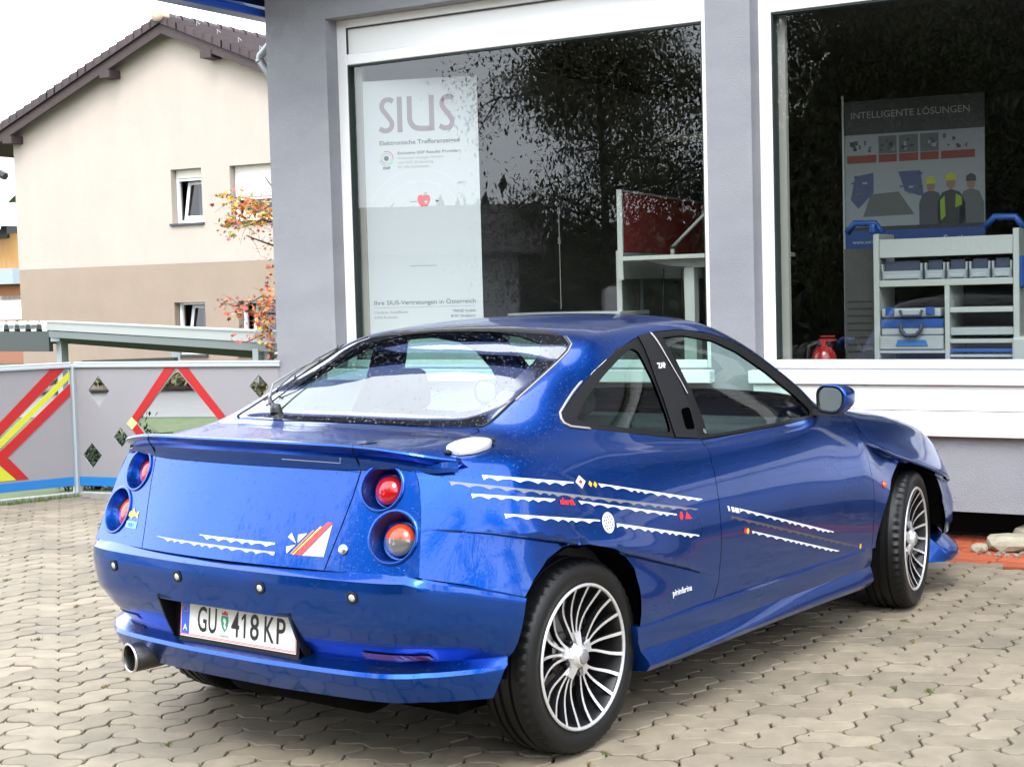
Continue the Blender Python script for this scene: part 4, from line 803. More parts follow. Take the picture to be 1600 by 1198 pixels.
# ================================================================ TREES
def leafgeo(n,pts,size,rnd,five=False,flat=0.):
    """leaf faces scattered at pts"""
    V=[];F_=[];b=0
    shp=[(0,-.5),(.12,-.2),(.5,-.1),(.22,.08),(.3,.45),(.0,.25),(-.3,.45),(-.22,.08),(-.5,-.1),(-.12,-.2)] if five else [(0,-.6),(.25,0),(0,.6),(-.25,0)]
    for p in pts:
        s=size*rnd.uniform(.6,1.2); M=Matrix.Rotation(rnd.uniform(0,2*pi),3,'Z')@Matrix.Rotation(rnd.gauss(.6,.6),3,'X'); 
        for x,y in shp: V.append(Vector(p)+M@Vector((x*s,y*s,rnd.uniform(-.05,.05)*s)))
        F_.append(tuple(range(b,b+len(shp)))); b+=len(shp)
    return V,F_
barkm=mat('bark',(.075,.06,.045),.9,var=.3,vscale=20,bump=.6,bscale=60)
def tree(name,pos,H,Rc,nl,ls,leafm,label,cat='tree',seed=1,weep=.0,base=.25,group=None,conic=False,nb=26):
    rnd=random.Random(seed); t=empty(name,pos,rnd.uniform(0,6),label,cat,group); bm=B(); tube(bm,[(0,0,0),(.05*rnd.gauss(0,1),.05,H*.3),(.1*rnd.gauss(0,1),.1*rnd.gauss(0,1),H*.62),(0,0,H*.93)],[H*.015,H*.011,H*.007,.015],10)
    pts=[]
    for k in range(nb):
        q=base+(.95-base)*rnd.random()**.8; z0=H*q; a=rnd.uniform(0,2*pi); L=Rc*((1-q)**.6*1.3 if conic else (sin(pi*min(1,(q-base)/(1.02-base)*.75+.22)))); rise=-.1 if conic else .45
        P=[Vector((0,0,z0*.9))]; d=Vector((cos(a),sin(a),rise)); 
        for s_ in range(1,6):
            f=s_/5; P.append(Vector((cos(a)*L*f,sin(a)*L*f,z0*.9+rise*L*f-weep*L*f*f))+Vector((rnd.gauss(0,.06*L),rnd.gauss(0,.06*L),rnd.gauss(0,.04*L))))
        tube(bm,P,[H*.0045*(1-f/6.5) for f in range(6)],6)
        for s_ in range(1,5):
            for _ in range(3):
                c=P[s_].lerp(P[s_+1],rnd.random()); e=c+Vector((rnd.gauss(0,.28*Rc),rnd.gauss(0,.28*Rc),rnd.gauss(0,.16*Rc)-weep*.5*Rc*rnd.random())); 
                if rnd.random()<.5: tube(bm,[c,c.lerp(e,.5)+Vector((0,0,.05)),e],[.02,.012,.005],4)
                for _ in range(max(1,nl//(nb*12))): f=rnd.random()**.6; pts.append(c.lerp(e,f)+Vector((rnd.gauss(0,.10*Rc),rnd.gauss(0,.10*Rc),rnd.gauss(0,.09*Rc)-weep*rnd.random()*.5)))
    obj('trunk',bm,barkm,t,True); obj('crown',leafgeo(0,pts,ls,rnd),leafm,t); return t
lf1=mat('dark_green_leaves',(.045,.060,.020),.7,rnd=.1,var=.4,vscale=.8); lf2=mat('olive_leaves',(.10,.105,.03),.7,var=.4,vscale=.8); lf3=mat('fir_needles',(.020,.035,.016),.8,var=.4,vscale=1)
# trees behind the camera, mirrored in the panes and the paint
tree('birch_tree',(-11.5,8.0,-.05),6.8,2.4,42000,.085,lf2,'loose leafed tree mirrored in the left shop window','tree',3,.35,.22)
tree('broadleaf_tree',(-12.5,4.2,-.05),8.5,3.0,44000,.095,lf2,'dense tree mirrored in the right part of the left window','tree',4,.2,.15)
tree('broadleaf_tree',(-11.5,.4,-.05),9.0,3.2,30000,.11,lf1,'dense dark tree mirrored in the right shop window','tree',5,.1,.08)
tree('broadleaf_tree',(-13.0,-3.2,-.05),9.5,3.2,18000,.11,lf1,'tall dark tree behind the yard, mirrored at the right','tree',6,.1,.08)
for k,(x,y,h) in enumerate(((-6,-15,8),(-1.5,-16,9),(3,-15.5,7.5),(7.5,-15,8.5),(12,-14,8),(16,-12,9))): tree('added_fir',(x,y,-.05),h,2.4,5200,.16,lf3,['fir at the far left of the row across the yard','second fir from the left in the row across the yard','third fir from the left in the row across the yard','fourth fir from the left in the row across the yard','fifth fir from the left in the row across the yard','fir at the far right of the row across the yard'][k],'tree',20+k,0,.04,'firs across the yard',True,34)  # conifer row out of view, added so the car side mirrors something dark
# unseen slope added beyond those trees to darken the window reflections
bm=B(); rw=random.Random(77); G_=[]
nx,ny=60,14
for i in range(nx):
    row=[]
    for j in range(ny):
        y=-34+i*(56/(nx-1)); q=j/(ny-1); x=-17.5-9*q+rw.gauss(0,.35); z=-.1+11.0*q*(1+.12*sin(y*.8))*min(1,(y+40)/6)*min(1,max(.29,(10.5-y)/4))+rw.gauss(0,.35); row.append(bm.verts.new((x,y,z)))
    G_.append(row)
for A,C_ in zip(G_,G_[1:]):
    for k in range(ny-1): bm.faces.new((A[k],C_[k],C_[k+1],A[k+1]))
wsl=empty('added_wooded_slope',(0,0,0),kind='structure'); obj('slope_ground',bm,mat('wood_floor',(.018,.024,.010),.95),wsl)
P_=[]
for _ in range(20000):
    i=rw.randrange(nx-1); j=rw.randrange(ny-1); v=G_[0] ; y=-34+(i+rw.random())*(56/(nx-1)); q=(j+rw.random())/(ny-1); P_.append(Vector((-17.5-9*q+rw.gauss(0,.3)+.3,y,-.1+11.3*q*(1+.12*sin(y*.8))*min(1,(y+40)/6)*min(1,max(.29,(10.5-y)/4))+rw.gauss(0,.4))))
lw=obj('undergrowth',leafgeo(0,P_,.45,rw),lf1,wsl); lw['kind']='stuff'
hs=empty('white_house',(-19,17.5,-.36),radians(-25),'plain white house with a dark roof mirrored in the left window','house')
boxo('house_walls',-5,5,-4,4,0,2.7,mat('white_house_render',(.80,.80,.78),.9),hs); bm=B(); prism(bm,[(-5.6,2.6),(5.6,2.6),(0,3.9)],'y',-4.6,4.6); obj('house_roof',bm,tile,hs)
for x in (-3,0,3): boxo('dark_window',x-.5,x+.5,-4.03,-4.0,.9,1.9,pbk,hs)
hedge=mat('hedge_green',(.035,.05,.018),.9,var=.4,vscale=3)
def shrub(pos,r,n,ls,m,label,seed):
    rnd=random.Random(seed); t=empty('shrub',pos,0,label,'shrub'); bm=B()
    for k in range(9): a=rnd.uniform(0,6.28); q=rnd.uniform(.3,.9)*r; tube(bm,[(0,0,0),(q*.4*cos(a),q*.4*sin(a),r*.6),(q*cos(a),q*sin(a),r*rnd.uniform(.9,1.5))],[.012,.008,.003],5)
    obj('stems',bm,barkm,t,True); P=[]
    for _ in range(n):
        a=rnd.uniform(0,6.28); q=rnd.random()**.5*r; P.append((q*cos(a),q*sin(a),r*.85+rnd.gauss(0,.38*r)))
    lv=obj('leaves',leafgeo(0,P,ls,rnd),m,t); lv['kind']='stuff'; return t
shl=mat('shrub_dark_leaf',(.025,.045,.018),.6,var=.5,vscale=6); sho=mat('shrub_autumn_leaf',(.22,.14,.02),.6,var=.6,vscale=12,var2=((.06,.08,.015),10,.45,.6))
for k,(u,v,D_,r,m,lb) in enumerate(((148,725,13.2,.34,shl,'dark shrub seen through the lower left diamond opening'),(192,700,13.4,.30,shl,'dark shrub seen through the small middle diamond opening'),(404,625,12.9,.30,sho,'olive and rust coloured shrub seen through the right diamond opening'))):
    p=wcam(u,v,D_); shrub((p.x,p.y,p.z-r*.85),r,2200,.05,m,lb,60+k)
bm=B(); rr_=random.Random(91); P=[]
for _ in range(5000): u=rr_.uniform(-150,460); p=wcam(u,592+rr_.gauss(0,3.5),31+rr_.gauss(0,.5)); P.append(p)
hd=tag(obj('hedge',leafgeo(0,P,.16,rr_),mat('far_hedge',(.12,.12,.05),.9,var=.4,vscale=2)),'low scrubby hedge beyond the road behind the fence','hedge',kind='stuff')
# autumn maple behind the shop corner
mp=empty('maple_tree',(5.6,6.0,-.1),0,'autumn maple with orange, yellow and red leaves behind the shop corner','tree')
mo_=Vector((5.6,6.0,-.1)); rm=random.Random(17)
def mv(u,v,D): return wcam(u,v,D)-mo_
bm=B(); tube(bm,[(0,0,0),(-.05,-.02,.9),(.02,.04,1.8),(0,0,3.2)],[.09,.075,.06,.03],10)
br=[[(0.0,0,1.75),mv(430,348,12.7),mv(410,344,12.6),mv(390,352,12.5),mv(370,358,12.5)],[(0,0,1.75),mv(428,330,12.8),mv(400,322,12.7),mv(375,312,12.6),mv(352,303,12.6)],[(0,0,1.4),mv(428,384,12.8),mv(405,376,12.7),mv(385,368,12.6)],[(0,0,1.0),mv(430,470,12.9),mv(410,462,12.8),mv(380,480,12.7),mv(350,474,12.6)],[(0,0,.95),mv(430,490,12.8),mv(400,488,12.7),mv(370,482,12.6)],[(0,0,.9),mv(430,520,12.9),mv(405,525,12.8),mv(385,535,12.7)],[(0,0,1.6),mv(432,300,13),mv(420,285,13.2),mv(415,278,13.2)]]
for P in br: tube(bm,P,[.020]+[.009,.006,.004,.0025][:len(P)-1],6)
rt=random.Random(31); tips=[]
for P in br[:6]:
    for p,q in zip(P[1:],P[2:]):
        for _ in range(3): c=Vector(p).lerp(Vector(q),rt.random()); e=c+Vector((rt.gauss(0,.09),rt.gauss(0,.09),rt.gauss(.02,.07))); tube(bm,[c,c.lerp(e,.5)+Vector((0,0,.02)),e],[.0022,.0015,.001],4); tips.append(e)
obj('trunk',bm,barkm,mp,True)
lm=[mat('orange_leaf',(.62,.21,.045),.7,rnd=0),mat('yellow_leaf',(.60,.42,.06),.7),mat('red_leaf',(.50,.095,.06),.7),mat('olive_leaf',(.34,.34,.04),.7)]
pts=[[],[],[],[]]
def cl(u0,v0,su,sv,n,wt):
    for _ in range(n):
        u=rm.gauss(u0,su); v=rm.gauss(v0,sv); p=mv(u,v,12.6+rm.gauss(0,.18)); k=rm.choices((0,1,2,3),wt)[0]; pts[k].append(p)
for u0,v0,su,sv,n,wt in ((352,308,7,6,26,(3,3,3,1)),(372,318,12,9,90,(4,4,2,2)),(398,325,16,13,150,(5,4,2,1)),(415,338,10,12,80,(5,3,1,1)),(380,345,18,8,110,(3,4,1,4)),(355,350,8,7,30,(3,3,2,4)),(362,368,5,5,16,(0,2,0,5)),(388,370,14,8,12,(4,1,3,0)),(405,400,8,12,8,(3,0,4,0)),(356,477,9,7,26,(2,1,6,0)),(385,485,14,9,60,(3,1,6,0)),(410,500,12,14,110,(4,2,5,1)),(420,470,6,16,60,(5,2,3,0)),(418,520,7,14,60,(4,3,2,2)),(390,528,18,3,24,(2,1,5,1)),(420,440,4,20,10,(3,0,3,0)),(425,545,5,10,24,(4,3,2,2)),(424,380,4,25,20,(5,2,2,0))): cl(u0,v0,su,sv,int(n*1.1),wt)
for k in range(4): obj('leaves',leafgeo(0,pts[k],.046,rm,True),lm[k],mp)['kind']='stuff'
# ================================================================ THE CAR (rear axle at the world origin, nose towards +x)
paint=mat('blue_metallic_paint',(.0015,.060,.34),.27,.94,coat=.65,spec=.4); drops(paint,85,.0016,.35)
def _flake(m):
    n=m.node_tree.nodes; l=m.node_tree.links.new; b=n['Principled BSDF']; tc=n.new('ShaderNodeTexCoord')
    nz=n.new('ShaderNodeTexNoise'); nz.inputs['Scale'].default_value=3; nz.inputs['Detail'].default_value=8; l(tc.outputs['Object'],nz.inputs['Vector'])
    r=n.new('ShaderNodeMapRange'); r.inputs[1].default_value=.3; r.inputs[2].default_value=.7; r.inputs[3].default_value=.25; r.inputs[4].default_value=.36; l(nz.outputs[0],r.inputs[0]); l(r.outputs[0],b.inputs['Roughness'])
_flake(paint)
blackp=mat('black_trim',(.004,.004,.0045),.42,coat=0.,spec=.35); drops(blackp,95,.001,.55)
rubber=mat('black_rubber',(.005,.005,.005),.75,bump=.3,bscale=300); under=mat('underbody_black',(.002,.002,.002),.95,spec=.1)
tyrem=mat('tyre_rubber',(.0035,.0035,.004),.45,spec=.35,bump=.25,bscale=220,var=.25,vscale=20)
alu=mat('machined_aluminium',(.72,.71,.71),.33,.6,var=.08,vscale=30); dark_alloy=mat('black_alloy',(.015,.015,.017),.4,.3); steel=mat('brake_steel',(.25,.24,.23),.4,.9)
chrome=mat('bright_metal',(.75,.74,.73),.22,1.); drops(chrome,95,.001,.5)
wglass=glass('wet_tinted_glass',(.50,.70,.65),2.6,True); qglass=glass('dark_wet_glass',(.34,.46,.43),1.5,True); sglass=glass('tinted_side_glass',(.78,.92,.88),1.42); frit=mat('black_glass_border',(.012,.012,.014),.06,coat=1.); drops(frit,80,.0014,.45,False)
redl=mat('red_lens',(.40,.004,.006),.12,coat=.6,spec=.5); orangel=mat('orange_lens',(.62,.055,.006),.16,coat=.5); clearl=mat('smoked_clear_lens',(.13,.12,.11),.1,coat=1.,spec=.9); refl=mat('dark_red_reflector',(.22,.01,.01),.2,coat=1.)
whitev=mat('white_vinyl',(.78,.80,.82),.35,coat=.6); greyv=mat('grey_vinyl',(.17,.18,.20),.4,coat=.6); redv=mat('red_vinyl',(.62,.015,.02),.35,coat=.6); yelv=mat('yellow_vinyl',(.85,.48,.02),.35,coat=.6)
perf=mat('perforated_grey_vinyl',(.42,.42,.42),.45)
seatm=mat('grey_seat_fabric',(.06,.065,.07),.9,bump=.4,bscale=200); dashm=mat('dark_dashboard',(.025,.027,.03),.6,bump=.2,bscale=200); dpaint=mat('interior_blue_metal',(.006,.03,.14),.4,coat=.5)

car=empty('parked_car',(0,0,0),0,'wet metallic blue two door sports car with striped stickers parked nose towards the shop','car')
XS=np.array(_XS); VT=.16
def dom(s,t): return np.stack([np.interp(s,np.arange(len(XS)),XS),np.asarray(t)*VT],1)
def undom(P): P=np.asarray(P,float); return np.interp(P[:,0],XS,np.arange(len(XS))),P[:,1]/VT
def side(L,sp=.03,closed=True,tr=(0,7.6)): s,t=inv(resamp(L,sp,closed),'xz',tr); return [tuple(p) for p in dom(s,t)]
def top(L,sp=.03,closed=True,tr=(4.5,10)): s,t=inv(resamp(L,sp,closed),'xy',tr); return [tuple(p) for p in dom(s,t)]
def inset(poly,d):
    P=np.array(poly); n=len(P); a=np.roll(P,1,0); b=np.roll(P,-1,0); t=b-a; t/=np.linalg.norm(t,axis=1)[:,None]+1e-9; N=np.stack([-t[:,1],t[:,0]],1)
    ar=.5*np.sum(P[:,0]*b[:,1]-b[:,0]*P[:,1]); return [tuple(p) for p in P+N*d*(1 if ar>0 else -1)]
def skin(name,outer,holes,m,parent,sides=(-1,1),sp=.024,off=0.,rim=.010,lines=(),merge=False,label=None,fine=None):
    """panel of the body surface bounded by an outline given in surface coordinates"""
    g=None
    V,T=cdt(outer,holes,sp,lines); s,t=undom(V); P=S(s,t); N=Sn(s,t); P=P+N*off
    ed={}
    for f in T:
        for a,b in ((f[0],f[1]),(f[1],f[2]),(f[2],f[0])): ed[(int(a),int(b))]=1
    bd=[(a,b) for a,b in ed if (b,a) not in ed and not (V[a,1]>10*VT-1e-4 and V[b,1]>10*VT-1e-4)]
    res=[]
    Vs=[];Fs=[];Ns=[];base=0
    for sd in sides:
        M=np.array([1,sd,1]); Q=P*M; NN=N*M; tri=T if sd==1 else T[:,::-1]
        # orient faces along the surface normal
        c=np.cross(Q[tri[:,1]]-Q[tri[:,0]],Q[tri[:,2]]-Q[tri[:,0]]); 
        if (c*NN[tri[:,0]]).sum()<0: tri=tri[:,::-1]; flip=True
        else: flip=False
        Vs+=list(Q); Ns+=list(NN); Fs+=[tuple(f+base) for f in tri]; base+=len(Q)
        if rim:
            for a,b in bd:
                A,C_=Q[a],Q[b]; A2,C2=A-NN[a]*rim,C_-NN[b]*rim; e=np.cross(C_-A,NN[a]); e/=np.linalg.norm(e)+1e-9
                mid=(V[a]+V[b])/2
                Vs+=[A,C_,C2,A2]; Ns+=[e]*4; Fs.append((base,base+1,base+2,base+3)); base+=4
        if not merge or sd==sides[-1]:
            o=obj(name,(Vs,Fs),m,parent,label=label); me=o.data; me.shade_smooth()
            me.normals_split_custom_set_from_vertices([tuple(n) for n in Ns]); res.append(o); Vs=[];Fs=[];Ns=[];base=0
    return res if len(res)>1 else res[0]
NS=len(XS)-1
# outlines in side view (x,z)
DLO=[(0.088,1.030),(.105,1.046),(.25,1.108),(.394,1.172),(.547,1.230),(.70,1.266),(.84,1.284),(1.01,1.286),(1.178,1.270),(1.348,1.233),(1.507,1.165),(1.623,1.085),(1.735,.992),(1.765,.952),(1.75,.928),(1.70,.912),(1.411,.903),(1.117,.901),(.82,.904),(.633,.926),(.388,.964),(.191,.995),(.105,1.010),(.088,1.018)]
ARCH_R=[(-.318,.545),(-.262,.594),(-.18,.640),(-.096,.664),(-.007,.661),(.124,.628),(.225,.585),(.272,.54),(.287,.47),(.279,.335)]
ARCH_F=[(2.098,.335),(2.10,.36),(2.115,.40),(2.145,.45),(2.20,.52),(2.30,.60),(2.42,.662),(2.60,.621),(2.80,.571),(2.86,.54),(2.885,.47),(2.88,.38),(2.86,.285)]
SEAM_R=[(.753,.335),(.791,.406),(.811,.539),(.811,.707),(.806,.82),(.82,.904)]
SEAM_F=[(2.065,.335),(2.075,.59),(2.06,.74),(2.03,.86),(1.985,.905),(1.765,.940)]
g=.0022
# rear window and windscreen, plan view (x,y), right half
RW=[(-.158,0.),(-.150,.3),(-.128,.545),(-.118,.562),(-.09,.566),(.05,.556),(.23,.545),(.38,.532),(.425,.515),(.470,.46),(.505,.36),(.535,.2),(.548,0.)]
WS=[(1.205,0.),(1.195,.25),(1.165,.42),(1.16,.485),(1.19,.52),(1.35,.562),(1.5,.598),(1.65,.635),(1.80,.668),(1.90,.69),(1.945,.66),(1.985,.4),(2.0,0.)]
LIDTOP=[(-.162,0.),(-.155,.3),(-.140,.555),(-.16,.575),(-.30,.568),(-.45,.54)]
BON=[(2.012,0.),(1.995,.4),(1.955,.66),(1.975,.71)]
BONS=[(2.035,.885),(2.05,.82),(2.11,.775),(2.20,.744),(2.32,.706),(2.60,.634),(2.86,.569),(3.05,.525)]
yT=10*VT
def flat(s,t): return tuple(dom([s],[t])[0])
sDL=inset(side(DLO),0); 
# body shell half outline
k0=int(np.argmin([abs(p[0]-.82)+abs(p[1]-side([(.82,.904),(.8201,.9041)])[0][1])*3 for p in sDL]))
n_=len(sDL); kf=int(np.argmin([abs(p[0]-1.768)+abs(p[1]-side([(1.765,.952),(1.7651,.952)])[0][1])*2 for p in sDL]))
# walk DLO from belt point backwards over the top to the front tip
seq=[];i=k0
while True:
    seq.append(sDL[i]); 
    if i==kf: break
    i=(i+1)%n_
out=[flat(0,2.0)]
out+=side([(-.60,.636),(-.50,.610),(-.40,.575)],.05,False,(0,4))+side(ARCH_R,.02,False,(0,4))
out+=side([(.279,.335)]+SEAM_R[:1],.05,False,(0,3))[1:]+side(SEAM_R,.04,False,(0,5.4))[1:]
out+=seq+side(SEAM_F[::-1],.03,False,(0,5.4))[1:]
out+=side(ARCH_F,.02,False,(0,4))+[flat(NS,0.),flat(NS,10)]
wsd=[(min(a,3.4),b) for a,b in top(WS,.03,False)]; wsd[0]=(wsd[0][0],yT); wsd[-1]=(wsd[-1][0],yT)
rwd=top(RW,.03,False); rwd[0]=(rwd[0][0],yT); rwd[-1]=(rwd[-1][0],yT)
bon=top(BON,.04,False)+side(BONS,.03,False,(0,7))+[flat(16.6,3.2),flat(17.3,5),flat(17.5,7),flat(17.5,10)]
bon[0]=(bon[0][0],yT)
lid=top(LIDTOP,.03,False)+[flat(.35,6.9),flat(.35,10)]; lid[0]=(lid[0][0],yT)
# centre line of the shell: bonnet front, windscreen, rear window and lid are indentations from the centre
out+=[(bon[-1][0]+g,yT)]+[(a+g,b) for a,b in bon[-2:-len(bon)+1:-1]]  # front edge of the bonnet, walking back up
bb=[p for p in inset(bon,-g)]
out=out[:-(1+len(bon)-2)] if False else out
def walk(poly): return [p for p in poly]
out=[p for p in out]
# rebuild tail of the outline explicitly
tail=[(bon[-1][0]+g,yT)]+[p for p in inset(bon,-g)][-2:0:-1]+[(bon[0][0]-g,yT)]
out=out[:len(out)-(len(bon)-2)-1]+tail
if wsd[-1][0]<bon[0][0]-g-.001: out+=[wsd[-1]]
out+=wsd[-2:0:-1]+[wsd[0]]+[rwd[-1]]+rwd[-2:0:-1]+[rwd[0]]
out+=[(lid[0][0]+g,yT)] if lid[0][0]+g<rwd[0][0]-.001 else []
li=inset(lid,-g); out+=li[1:-1]+[(lid[-1][0]-g,yT)]+[flat(0,10)]
out+=[flat(0,t) for t in np.arange(9.5,2.0,-.5)]
def dedupe(L):
    r=[L[0]]
    for p in L[1:]:
        if hypot(p[0]-r[-1][0],p[1]-r[-1][1])>2e-4: r.append(p)
    return r
out=dedupe(out)
def creaselines():
    r=[]
    for L,a,b in ((_LR,-.60,.78),(_LF,2.0,3.3)):
        xs=np.arange(a,b,.03)
        for dz in (.001,-.0035,-.009): r.append([(x,float(np.interp(x,L[:,0],L[:,1]))+dz) for x in xs])
    return r
CL=creaselines()
def clip_lines(poly,holes=()):
    res=[]
    for L in CL:
        P=side(L,.05,False,(0,5)); k=inpoly(P,poly)
        cur=[]
        for p,q in zip(P,k):
            if q: cur.append(p)
            else:
                if len(cur)>2: res.append(cur[1:-1] if len(cur)>4 else cur)
                cur=[]
        if len(cur)>2: res.append(cur)
    return res
body=skin('body',out,[],paint,car,sp=.022,merge=True,lines=clip_lines(out))
door=side(SEAM_R,.03,False,(0,5.4))[:-1]
belt=[(.82,.904),(1.117,.901),(1.411,.903),(1.70,.912),(1.745,.926),(1.764,.938)]
dpoly=dedupe(side(SEAM_R,.03,False,(0,5.4))+side(belt,.03,False,(0,6))[1:]+side(SEAM_F[::-1],.03,False,(0,5.4))[1:])
doors=skin('door',inset(dpoly,g*1.6),[],paint,car,sp=.022,lines=clip_lines(inset(dpoly,.01)))
bonnet=skin('bonnet',dedupe(inset(bon,g)[1:-1]+[(bon[-1][0]-g,yT),(bon[0][0]+g,yT)]),[],paint,car,merge=True,sp=.03)
lidp=skin('boot_lid',dedupe([(lid[0][0]-g,yT)]+inset(lid,g)[1:-1]+[(lid[-1][0]+g,yT)]),[],paint,car,merge=True,sp=.03)
# ---- side windows: black surround, quarter glass, pillar, door glass
QG=[(.160,1.030),(.295,1.093),(.436,1.158),(.561,1.208),(.645,1.234),(.675,1.222),(.690,1.114),(.672,.991),(.655,.942),(.403,.98),(.180,1.018)]
DG=[(.862,1.262),(1.011,1.264),(1.206,1.236),(1.35,1.185),(1.504,1.100),(1.635,1.002),(1.69,.940),(1.665,.922),(1.42,.915),(1.125,.913),(.880,.914),(.897,.964),(.905,1.064),(.890,1.184)]
dloS=side(DLO); qg=side(rounded(QG,.02,3)); dg=side(rounded(DG,.015,3))
for sd in (-1,1):
    skin('window_surround',inset(dloS,g),[qg,dg],blackp,car,(sd,),sp=.03,off=-.001)
    q=skin('quarter_window',inset(qg,-.004),[],qglass,car,(sd,),sp=.04,off=-.006,rim=0)
    w=skin('door_window',inset(dg,-.004),[],sglass,doors[0] if sd==-1 else doors[1],(sd,),sp=.04,off=-.006,rim=0)
pil=[(.722,1.272),(.712,1.18),(.695,1.052),(.666,.925),(.812,.908),(.842,1.006),(.847,1.105),(.818,1.197),(.80,1.280)]
pilm=mat('matt_black_pillar',(.008,.008,.0095),.45,spec=.35); drops(pilm,95,.001,.5)
for sd in (-1,1): skin('pillar_cover',side(pil),[],pilm,car,(sd,),sp=.03,off=.003,rim=.004)
ps=skin('drip_moulding',side([(.800,1.278),(.820,1.197),(.850,1.105),(.856,1.06),(.862,1.06),(.856,1.105),(.828,1.197),(.812,1.279)],.02),[],mat('grey_moulding',(.35,.33,.33),.4),car,(-1,),sp=.02,off=.006,rim=.004)
bm=B(); s_,t_=inv(resamp([(.200,.993),(.105,1.008),(.086,1.020),(.090,1.034),(.106,1.050),(.245,1.112),(.31,1.140)],.015,False),'xz',(0,7.6)); P_=S(s_,t_)+Sn(s_,t_)*.003
tube(bm,[(p[0],-p[1],p[2]) for p in P_],[.001]+[.0042]*(len(P_)-2)+[.001],6); obj('pale_window_edge',bm,mat('pale_rubber_edge',(.30,.28,.27),.5),car,True)
ha=skin('door_handle',side(rounded([(.775,1.012),(.832,1.014),(.808,.940),(.752,.944)],.012,3),.015),[],mat('handle_recess',(.0008,.0008,.0008),.9,spec=.0),doors[0],(-1,),sp=.02,off=.006,rim=.002)
def onside(x,z,off=.004,sd=-1,tr=(0,7)):
    s,t=inv([(x,z)],'xz',tr); P=S(s,t)[0]; N=Sn(s,t)[0]; P=P+N*off; return Vector((P[0],sd*P[1],P[2])),Vector((N[0],sd*N[1],N[2]))
def frame(P,N,up=Vector((0,0,1))):
    """matrix with local z along the outward normal and local y up"""
    z=N.normalized(); x=up.cross(z).normalized(); y=z.cross(x); return Matrix(((x.x,y.x,z.x,P.x),(x.y,y.y,z.y,P.y),(x.z,y.z,z.z,P.z),(0,0,0,1)))
P,N=onside(.866,.928,.003); bm=B(); bmesh.ops.create_circle(bm,cap_ends=True,radius=.010,segments=16); lock=obj('door_lock',bm,chrome,doors[0]); lock.matrix_world=frame(P,N)
P,N=onside(.772,1.156,.005); t=text('pillar_sticker','ZAP',.028,whitev,car,(0,0,0),(0,0,0),.0002,'CENTER',bold=.001); t.matrix_world=frame(P,N)
# ---- rear window: black border then glass; windscreen
def closeloop(half): # half loop in domain -> outer list closed along the centre line
    return dedupe(half)
RWi=[(-.085,0.),(-.080,.3),(-.070,.455),(-.050,.480),(.10,.472),(.28,.462),(.36,.440),(.405,.40),(.445,.28),(.47,.14),(.478,0.)]
rwi=top(RWi,.03,False); rwi[0]=(rwi[0][0],yT); rwi[-1]=(rwi[-1][0],yT)
ringo=rwd+rwi[::-1]
skin('rear_window_border',dedupe(ringo),[],frit,car,merge=True,sp=.03,off=.0015,rim=.006)
gi=rwi
rg=skin('rear_window',dedupe(gi),[],wglass,car,merge=True,sp=.03,off=.0012,rim=0)
WSi=[(1.235,0.),(1.225,.25),(1.20,.42),(1.215,.49),(1.36,.535),(1.5,.570),(1.65,.606),(1.80,.64),(1.88,.655),(1.90,.62),(1.93,.4),(1.945,0.)]
wsi=top(WSi,.03,False); wsi[0]=(wsi[0][0],yT); wsi[-1]=(wsi[-1][0],yT)
skin('windscreen_border',dedupe(wsd+wsi[::-1]),[],frit,car,merge=True,sp=.03,off=.001,rim=.006)
skin('windscreen',dedupe(wsi),[],sglass,car,merge=True,sp=.04,off=.001,rim=0)
sealp=mat('pale_window_seal',(.30,.29,.30),.5)
def strip_top(name,L,w,m,off,parent=car):
    for sd in (-1,1):
        s,t=inv(resamp(L,.03,False),'xy',(4.5,10)); P=S(s,t)+Sn(s,t)*off; bm=B(); tube(bm,[(p[0],sd*p[1],p[2]) for p in P],w,6); obj(name,bm,m,parent,True)
strip_top('rear_window_seal',RW[2:10],.0045,blackp,.001)
strip_top('rear_window_trim',[(a,b+.006) for a,b in RW[5:10]],.003,sealp,.001)

# ---- rear panels (surface x = rear_x(y,z)), lamps
CO=np.array([(.645,.724),(.70,.714),(.76,.702),(.86,.677),(.925,.648),(.955,.612)])
def rear_skin(name,outer,holes,parent,m=paint,off=0.,rim=.012,sp=.022,label=None,mx=1):
    V,T=cdt(outer,holes,sp); y,z=V[:,0],V[:,1]; N=np.stack([-np.ones(len(V)),.33*y,.38*np.ones(len(V))],1); N/=np.linalg.norm(N,axis=1)[:,None]
    P=np.stack([rear_x(y,z),y,z],1)+N*off; c=np.cross(P[T[0,1]]-P[T[0,0]],P[T[0,2]]-P[T[0,0]])
    if c[0]>0: T=T[:,::-1]
    Vs=list(P);Ns=list(N);Fs=[tuple(f) for f in T];ed={}
    for f in T:
        for a,b in ((f[0],f[1]),(f[1],f[2]),(f[2],f[0])): ed[(int(a),int(b))]=1
    base=len(Vs)
    for a,b in ed:
        if (b,a) in ed: continue
        e=np.cross(P[b]-P[a],N[a]); e/=np.linalg.norm(e)+1e-9
        Vs+=[P[a],P[b],P[b]-N[b]*rim,P[a]-N[a]*rim]; Ns+=[e]*4; Fs.append((base,base+1,base+2,base+3)); base+=4
    o=obj(name,(Vs,Fs),m,parent,label=label); o.data.shade_smooth(); o.data.normals_split_custom_set_from_vertices([tuple(n) for n in Ns]); return o
def rearP(y,z,off=0.):
    N=Vector((-1,.33*y,.38)).normalized(); return Vector((rear_x(y,z),y,z))+N*off,N
LT=[(.462,.952),(.462,.930),(.452,.85),(.438,.78),(.42,.70),(.410,.648)]
lidpoly=[(a-.002,b) for a,b in LT[::1]]+[(-a+.002,b) for a,b in LT[::-1]]
lidr=rear_skin('boot_lid_rear',lidpoly,[],car)
LAMPS=[(.546,.884,.071),(.617,.749,.078)]
